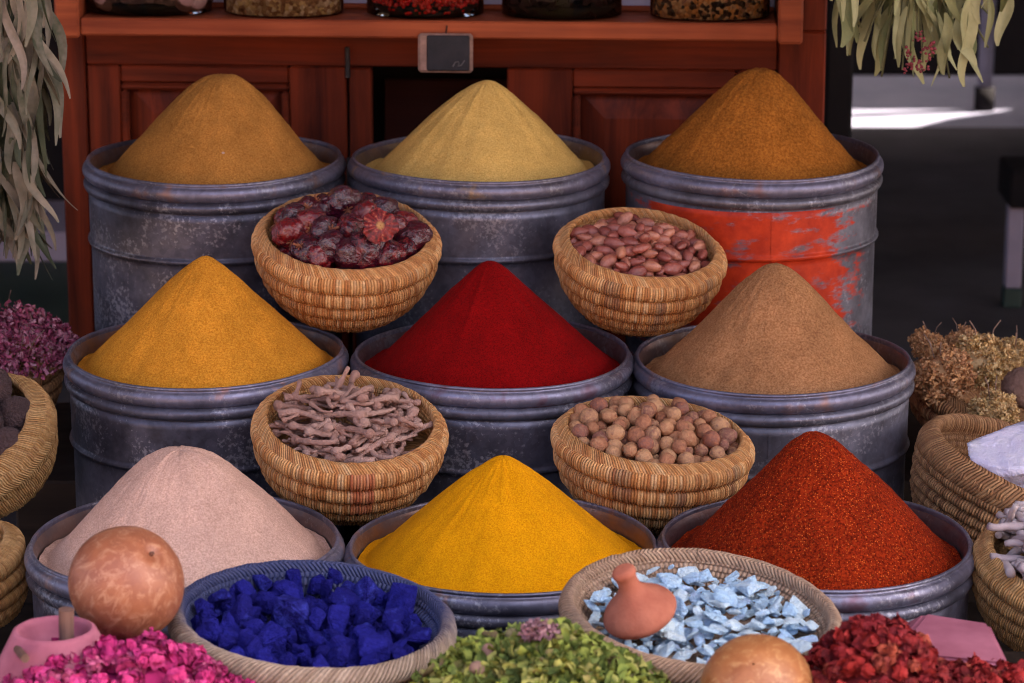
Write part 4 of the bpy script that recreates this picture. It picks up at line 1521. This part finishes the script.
hm = [head_mesh(3), head_mesh(9)]
M_stalk = plain_mat('dry_stalk', (.3, .2, .15, 1), (.2, .12, .09, 1), 60, .8)
stm = MB()
for a in (0, 2.6):
    stm.tube([(.2 * math.cos(a), .2 * math.sin(a), .3), (.3 * math.cos(a), .3 * math.sin(a), 1.0), (.5 * math.cos(a), .45 * math.sin(a), 1.28)], .022, 5)
stme = make_mesh('stalk', np.array(stm.V), stm.F)
hs = [(943, 375, 33, 4.42, 1, 'rusty brown dried flower head nearest the drum in the right basket'),
      (982, 360, 33, 4.5, 0, 'pale ochre dried flower head standing highest at right'),
      (994, 412, 27, 4.36, 0, 'yellowish ochre dried flower head in front of the others'),
      (928, 345, 20, 4.55, 1, 'small dark rusty flower head peeping beside the drum rim'),
      (962, 343, 20, 4.58, 1, 'small brown flower head at the back between two larger heads'),
      (1016, 358, 24, 4.52, 0, 'ochre dried flower head cut by the right picture edge'),
      (962, 415, 18, 4.46, 1, 'shaded brown flower head low in the right basket')]
for x, y, rpx, d, kind, lab in hs:
    q = pt(x, y, d)
    o = empty('flower_head', q, (random.uniform(-.3, .3), random.uniform(-.3, .3), random.uniform(0, 6)))
    sc_ = rpx / 664
    o.scale = (sc_,) * 3
    tag(o, lab, 'dried flower', 'dried flower heads in the right basket')
    me_ = hm[kind]
    obj('florets', me_, (M_och, M_och2)[kind], o)
    if rpx > 19:
        obj('stalk', stme, M_stalk, o)
q = pt(1022, 388, 4.4)
o = obj('rough_ball', bme, M_ball, None, q, (0, 0, 1), .03)
o.material_slots[0].link = 'OBJECT'
o.material_slots[0].material = plain_mat('brown_ball', (.36, .22, .18, 1), (.22, .125, .1, 1), 4, .85, (.8, .005, 80))
tag(o, 'brownish round seed head at the right edge among ochre flowers', 'seed head')

# crystal lump
m, nt, p = new_mat('milky_crystal')
oc = objcoord(nt)
n1 = noise_node(nt, 2.2, 4, oc)
r1 = ramp(nt, [(.3, (.66, .62, .86, 1)), (.6, (.8, .77, .95, 1)), (.8, (.9, .88, .97, 1))])
nt.links.new(n1.outputs['Fac'], r1.inputs[0]); nt.links.new(r1.outputs[0], p.inputs['Base Color'])
p.inputs['Roughness'].default_value = .35
p.inputs['Subsurface Weight'].default_value = .15
p.inputs['Transmission Weight'].default_value = .25
p.inputs['Subsurface Radius'].default_value = (.02, .02, .025)
p.inputs['Subsurface Scale'].default_value = .5
bump(nt, p, noise_node(nt, 6, 4, oc).outputs['Fac'], .25, .05)
V, Fc, PH, TH = sphere_grid(110, 80)
gq = np.random.default_rng(71)
rr = np.full(len(V), 1.12)
for _ in range(26):                           # break the lump along random cleavage planes
    q = gq.normal(size=3); q /= np.linalg.norm(q)
    dt = V @ q
    rr = np.where(dt > .05, np.minimum(rr, gq.uniform(.74, 1.0) / np.maximum(dt, .05)), rr)
V = V * (rr * (1 + .05 * fbm(V, 2.5, 43) + .015 * fbm(V, 9, 47)))[:, None] * np.array([1.25, .85, .66])
cme = make_mesh('crystal_lump', V, Fc, False)
o = obj('crystal_lump', cme, m, None, pt(1026, 462, 4.06), (R(12), R(14), R(20)), .078)
tag(o, 'milky white lavender crystal lump in the weathered right basket', 'crystal')
o = obj('crystal_lump', chunk_mesh('crystal_lump', 35, (1, .8, .7), 18, .05, 1), m, None, pt(1052, 450, 4.12), (0, 0, 1), .05)
tag(o, 'second crystal lump behind the large one at the right edge', 'crystal')

# chalk sticks
M_stick = varied_mat('chalky_stick', [(.4, .31, .32, 1), (.52, .42, .44, 1), (.58, .49, .5, 1), (.46, .36, .34, 1)], 50, .9, (.6, .003, 100), nmix=.5)
g = random.Random(4)
sm = []
for s_ in range(4):
    mb = MB()
    P = [(-1 + 2 * i / 8, g.uniform(-.05, .05), g.uniform(-.05, .05)) for i in range(9)]
    mb.tube(P, [.18 * g.uniform(.9, 1.1) for _ in P], 10)
    sm.append(make_mesh('chalk_stick', np.array(mb.V), mb.F))
for k in range(130):
    a = g.uniform(0, 6.283); rd_ = .09 * g.uniform(0, 1) ** .38
    z = B_ck['zi'] + .006 + (k / 130) * .05 * (1.1 - (rd_ / .09) ** 2 * .3)
    o = obj('chalk_stick', sm[k % 4], M_stick, None, in_basket(B_ck, (rd_ * math.cos(a), rd_ * math.sin(a), z)), (0, g.gauss(0, .35), g.uniform(0, 6.28)), g.uniform(.023, .034))
    tag(o, 'pale pinkish chalky stick in the basket at right edge', 'chalk stick', 'chalky sticks in the right basket')

# ------------------------------------------------------------------ gourds, pink clay, slab
def gourd_mat(name, c1, c2, c3):
    m, nt, p = new_mat(name)
    oc = objcoord(nt)
    n1 = noise_node(nt, 2.2, 4, oc, .6)
    r1 = ramp(nt, [(.3, c2), (.7, c1)])
    nt.links.new(n1.outputs['Fac'], r1.inputs[0])
    mp = N(nt, 'ShaderNodeMapping')
    mp.inputs['Scale'].default_value = (1.6, 1.6, .7)
    mp.inputs['Rotation'].default_value = (.3, .9, .2)
    nt.links.new(oc, mp.inputs['Vector'])
    n2 = noise_node(nt, 3.2, 6, mp.outputs[0], .75)
    n2.inputs['Distortion'].default_value = 1.2
    r2 = ramp(nt, [(.5, (0, 0, 0)), (.62, (.8,) * 3)])
    nt.links.new(n2.outputs['Fac'], r2.inputs[0])
    col = mix(nt, r2.outputs[0], r1.outputs[0], c3)
    nt.links.new(col, p.inputs['Base Color'])
    p.inputs['Roughness'].default_value = .42
    bump(nt, p, n2.outputs['Fac'], .12, .02)
    return m


def gourd(x, y, d, rpx, label, mat, nav, sc=(1, 1, .97)):
    q = pt(x, y, d)
    dist = (q - Vector((0, 0, CAM_H))).length
    rr = rpx / F * dist
    V, Fc, PH, TH = sphere_grid(96, 64)
    # shallow navel at the stem end (+z)
    V = V * (1 - .10 * np.exp(-(PH / .16) ** 2) + .012 * fbm(V, 1.5, 4))[:, None]
    V *= np.array(sc)
    o = empty('gourd', q)
    o.rotation_euler = Vector(nav).to_track_quat('Z', 'Y').to_euler()
    o.scale = (rr,) * 3
    tag(o, label, 'gourd')
    obj('body', make_mesh('gourd_body', V, Fc), mat, o)
    s = MB()
    s.tube([(0, 0, .84), (.02, .01, .9), (.03, 0, .935)], [.05, .04, .028], 10)
    s.build('stem_scar', plain_mat('scar', (.16, .06, .035, 1), (.08, .03, .02, 1), 8, .8), o, smooth=True)
    return o


M_g1 = gourd_mat('gourd_skin', (.33, .115, .055, 1), (.22, .066, .035, 1), (.45, .22, .13, 1))
M_g2 = gourd_mat('gourd_skin_light', (.36, .14, .05, 1), (.24, .078, .026, 1), (.46, .24, .1, 1))
gourd(126.5, 583.5, 3.27, 57.5, 'large round orange brown gourd resting before the pale powder drum', M_g1, (.54, -.42, .73))
gourd(757, 691, 3.1, 57, 'yellowish round gourd below the turquoise chips at the bottom edge', M_g2, (.1, .5, -.6))

M_pclay = plain_mat('pink_clay', (.42, .14, .2, 1), (.25, .068, .108, 1), 13, .8, (.25, .003, 60))
# hollow pink clay vessel with pegs
q = pt(54, 625, 3.16)
pv = empty('pink_clay_pot', (q.x, q.y, q.z - .11))
tag(pv, 'pink chalky clay pot with wooden pegs at the lower left corner', 'clay pot')
h_ = .11
prof = [(.001, 0), (.074, 0), (.08, .006), (.078, .03), (.066, .072), (.053, h_ - .012), (.0475, h_ - .002), (.0435, h_), (.040, h_ - .004), (.036, h_ - .02), (.026, h_ - .036), (.001, h_ - .04)]
sp_ = []
for i in range(len(prof) - 1):
    for k in range(4):
        sp_.append(tuple(np.array(prof[i]) * (1 - k / 4) + np.array(prof[i + 1]) * k / 4))
sp_.append(prof[-1])


def potd(V):
    W = V * (1 + .035 * fbm(V, 11, 6) + .006 * fbm(V, 60, 7))[:, None]
    return W


obj('pot_body', lathe(sp_, 72, 'pot_body', potd), M_pclay, pv)
pv.scale = (.93, .93, .96)
M_peg = wood_mat('peg_wood', (.2, .11, .09, 1), (.1, .055, .045, 1), 'Z', .6, 3)
l0 = Vector((0.0135, .004, h_))
MB().tube([l0 + Vector((0, 0, -.035)), l0 + Vector((0, 0, 0.0)), l0 + Vector((.001, 0, .022))], [.0088, .0088, .0092], 18).build('peg', M_peg, pv, smooth=False)
MB().tube([(-.038, -.034, h_ - .012), (-.021, -.085, h_ - .004)], .0048, 14).build('peg', M_peg, pv, smooth=False)

# pink wedge on the right
A = pt(925, 613, 3.36); Bq = pt(989, 623, 3.34); Cq = pt(1009, 664, 3.2); Dq = pt(893, 652, 3.22)
back = Vector((0, .07, -.045))
V = [A, Bq, Cq, Dq, A + back, Bq + back, Cq + Vector((.015, .16, -.05)), Dq + Vector((-.01, .16, -.05)), Cq + Vector((0, .01, -.03)), Dq + Vector((0, .01, -.03))]
bm = bmesh.new()
cen = sum(V, Vector()) / len(V)
for v in V:
    bm.verts.new(v - cen)
bmesh.ops.convex_hull(bm, input=bm.verts[:])
bmesh.ops.delete(bm, geom=[v for v in bm.verts if not v.link_faces], context='VERTS')
bmesh.ops.dissolve_limit(bm, angle_limit=.12, verts=bm.verts[:], edges=bm.edges[:])
bmesh.ops.bevel(bm, geom=bm.edges[:], offset=.004, segments=3, affect='EDGES', clamp_overlap=True)
me = bpy.data.meshes.new('clay_block')
bm.to_mesh(me); bm.free()
o = obj('clay_block', me, M_pclay, None, cen)
tag(o, 'flat sided pink clay block leaning behind the red buds', 'clay block')


# ------------------------------------------------------------------ hanging bunches of leaves
def leaf_parts(P0, dirv, L, wd, bend, twist, g, fold=.35):
    n_, m_ = 12, 5
    t = np.linspace(0, 1, n_)
    dirv = Vector(dirv).normalized()
    side = dirv.cross(Vector((math.sin(twist), -math.cos(twist), .1))).normalized()
    nrm = side.cross(dirv).normalized()
    pos = np.array(P0)[None] + np.outer(t * L, np.array(dirv)) + np.outer(bend * L * t ** 2, np.array(nrm)) + np.outer(.08 * L * np.sin(t * 5 + g.uniform(0, 6)), np.array(side))
    wv = wd * np.sin(np.clip(t * .95 + .03, 0, 1) * math.pi) ** .75 * (1 - .25 * t) + .0008
    v = np.linspace(-1, 1, m_)
    V = pos[:, None, :] + (wv[:, None] * v[None])[..., None] * np.array(side) + (fold * wv[:, None] * (np.abs(v)[None]) + .1 * wv[:, None] * np.sin(v[None] * 3 + t[:, None] * 9))[..., None] * np.array(nrm)
    return V.reshape(-1, 3), grid_faces(n_, m_)


def leafmat(name, cols):
    m = varied_mat(name, cols, 30, .6, (.5, .003, 60), island=True, spec=.3, nmix=.3)
    m.node_tree.nodes['Principled BSDF'].inputs['Transmission Weight'].default_value = 0
    return m


M_lf1 = leafmat('sage_leaf', [(.022, .028, .015, 1), (.06, .068, .04, 1), (.2, .165, .13, 1), (.035, .045, .024, 1), (.27, .21, .175, 1)])
M_lf2 = leafmat('olive_leaf', [(.1, .115, .045, 1), (.21, .22, .095, 1), (.33, .32, .17, 1), (.14, .145, .06, 1)])
g = random.Random(21)
top = pt(8, -60, 4.35)
bun = empty('leaf_bunch', top)
tag(bun, 'hanging bunch of long grey green dried leaves at upper left', 'leaf bunch', 'leaf bunches hanging above the stall')
parts = []
for k in range(300):
    x = g.uniform(-55, 34) if k % 3 else g.uniform(5, 40)
    y = g.uniform(-70, 190)
    if y > 120:
        x = min(x, 24)
    P0 = pt(x, y, 4.35 + g.uniform(-.05, .06)) - top
    L = g.uniform(.09, .17)
    dv = (g.gauss(.04, .17), g.gauss(-.02, .15), -1)
    parts.append(leaf_parts(P0, dv, L, g.uniform(.0048, .0118), g.uniform(-.25, .25), g.uniform(-1.3, 1.3), g))
obj('foliage', scatter_mesh('foliage', parts), M_lf1, bun)
s = MB()
for k in range(14):
    x0, x1 = g.uniform(-15, 25), g.uniform(-45, 34)
    s.tube([Vector((g.uniform(-.01, .01), 0, .06)), pt((x0 + x1) / 2, 30, 4.35) - top, pt(x1, g.uniform(120, 215), 4.35) - top], .0018, 6)
s.build('stem', plain_mat('leaf_stem', (.12, .11, .07, 1), (.06, .06, .04, 1), 50, .8), bun, smooth=True)
MB().tube([(-.01, 0, .05), (0, 0, .1), (0, 0, ROOF_Z - top.z)], .003, 6).build('cord', M_darkwood, bun)

top2 = pt(915, -75, 4.6)
bun2 = empty('leaf_bunch', top2)
tag(bun2, 'hanging bunch of olive leaves with small red blossoms at upper right', 'leaf bunch', 'leaf bunches hanging above the stall')
parts = []
ends = [(838, 60), (850, 58), (862, 40), (872, 66), (886, 30), (895, 30), (905, 78), (915, 44), (925, 32), (936, 52), (945, 70), (955, 48), (965, 40), (958, 76), (972, 68), (980, 30), (990, 20), (918, 92), (935, 88), (972, 90), (842, 20), (880, 75), (1000, 44), (850, 42), (930, 60), (968, 25), (905, 20), (888, 55)]
for k in range(125):
    ex, ey = ends[k % len(ends)] if k < 56 else (g.uniform(832, 990), g.uniform(-30, 25))
    ex += g.uniform(-6, 6); ey += g.uniform(-16, 4)
    dd = 4.6 + g.uniform(-.05, .06)
    E = pt(ex, ey, dd)
    L = g.uniform(.08, .14)
    dv = Vector((g.gauss((ex - 915) / 600, .16), g.gauss(0, .15), -1)).normalized()
    parts.append(leaf_parts(E - dv * L - top2, dv, L, g.uniform(.0065, .013), g.uniform(-.2, .2), g.uniform(-1.2, 1.2), g))
obj('foliage', scatter_mesh('foliage', parts), M_lf2, bun2)
s = MB()
for k in range(18):
    x1 = g.uniform(840, 1000)
    y1 = g.uniform(10, 80)
    s.tube([Vector((g.uniform(-.02, .02), 0, .05)), pt((915 + x1) / 2, -20, 4.6) - top2, pt(x1, y1, 4.6 + g.uniform(-.03, .03)) - top2], .0016, 6)
s.build('stem', plain_mat('olive_stem', (.14, .14, .07, 1), (.08, .08, .04, 1), 50, .8), bun2, smooth=True)
parts = []
Vb, Fb = ico(9, 7)
for (x, y) in ((906, 50), (911, 56), (918, 60), (924, 50), (931, 46), (936, 52), (922, 42), (913, 66), (920, 68), (908, 70), (927, 58), (934, 43), (920, 35), (916, 38), (910, 62), (925, 66)):
    for _ in range(5):
        q = pt(x + g.uniform(-4, 4), y + g.uniform(-4, 4), 4.55 + g.uniform(-.015, .015)) - top2
        parts.append((Vb * g.uniform(.0013, .0028) + np.array(q), Fb))
obj('blossom', scatter_mesh('blossom', parts), varied_mat('red_blossom', [(.1, .012, .024, 1), (.22, .035, .045, 1), (.17, .02, .04, 1)], 60, .7, None, island=True), bun2)
MB().tube([(0, 0, .04), (0, 0, .09), (0, 0, ROOF_Z - top2.z)], .003, 6).build('cord', M_darkwood, bun2)

# ------------------------------------------------------------------ things far behind
def gp(x, y):
    r = ray(x, y)
    t = -CAM_H / r.z
    return Vector((0, 0, CAM_H)) + r * t


M_post = plain_mat('grey_post', (.2, .19, .25, 1), (.14, .13, .18, 1), 6, .5)
q = gp(984, 110)
po = empty('grey_post', (q.x, q.y, 0))
tag(po, 'slim grey post standing beyond the sunlit paving strip', 'post')
MB().tube([(0, 0, .07), (0, 0, ROOF_Z + .3)], .022, 16).build('shaft', M_post, po, smooth=True)
MB().tube([(0, 0, .0), (0, 0, .07)], .03, 16).build('foot', M_darkwall, po, smooth=True)
q = gp(836, 196)
b = MB().box(-.026, .026, -.03, .03, 0, 1.3, .006)
o = b.build('dark_post', M_darkwall, loc=(pt(836, 150, 5.9).x, 5.9, 0))
tag(o, 'dark upright post beside the right end of the cabinet', 'post')
q = gp(1011, 306)
be = empty('low_bench', (q.x, q.y, 0))
tag(be, 'low dark bench with pale leg in shade at the right edge', 'bench')
MB().box(-.022, .9, -.05, .12, .235, .32, .006).build('seat', M_darkwall, be)
for lx, ly in ((.0, 0), (.8, 0)):
    lg = MB().box(lx - .018, lx + .018, ly - .018, ly + .018, .045, .234, .003).build('leg', M_kerb, be)
    MB().box(lx - .02, lx + .02, ly - .02, ly + .02, 0, .044, .003).build('foot', M_green, lg)

# a pale grit lying on the brown cone, found by looking down the slope
bpy.context.view_layer.update()
dg = bpy.context.evaluated_depsgraph_get()
ok, hit, nrm, _, _, _ = SC.ray_cast(dg, Vector((0, 0, CAM_H)), ray(223, 153).normalized())
if ok:
    o = obj('pebble', chunk_mesh('pebble', 4, (1, .8, .7), 12, .1, 0), plain_mat('pebble_stone', (.6, .42, .36, 1), (.45, .3, .25, 1), 60, .8), None, hit, (0, .4, .3), .0032)
    tag(o, 'tiny pale pebble lying on the slope of the back left brown cone', 'pebble')
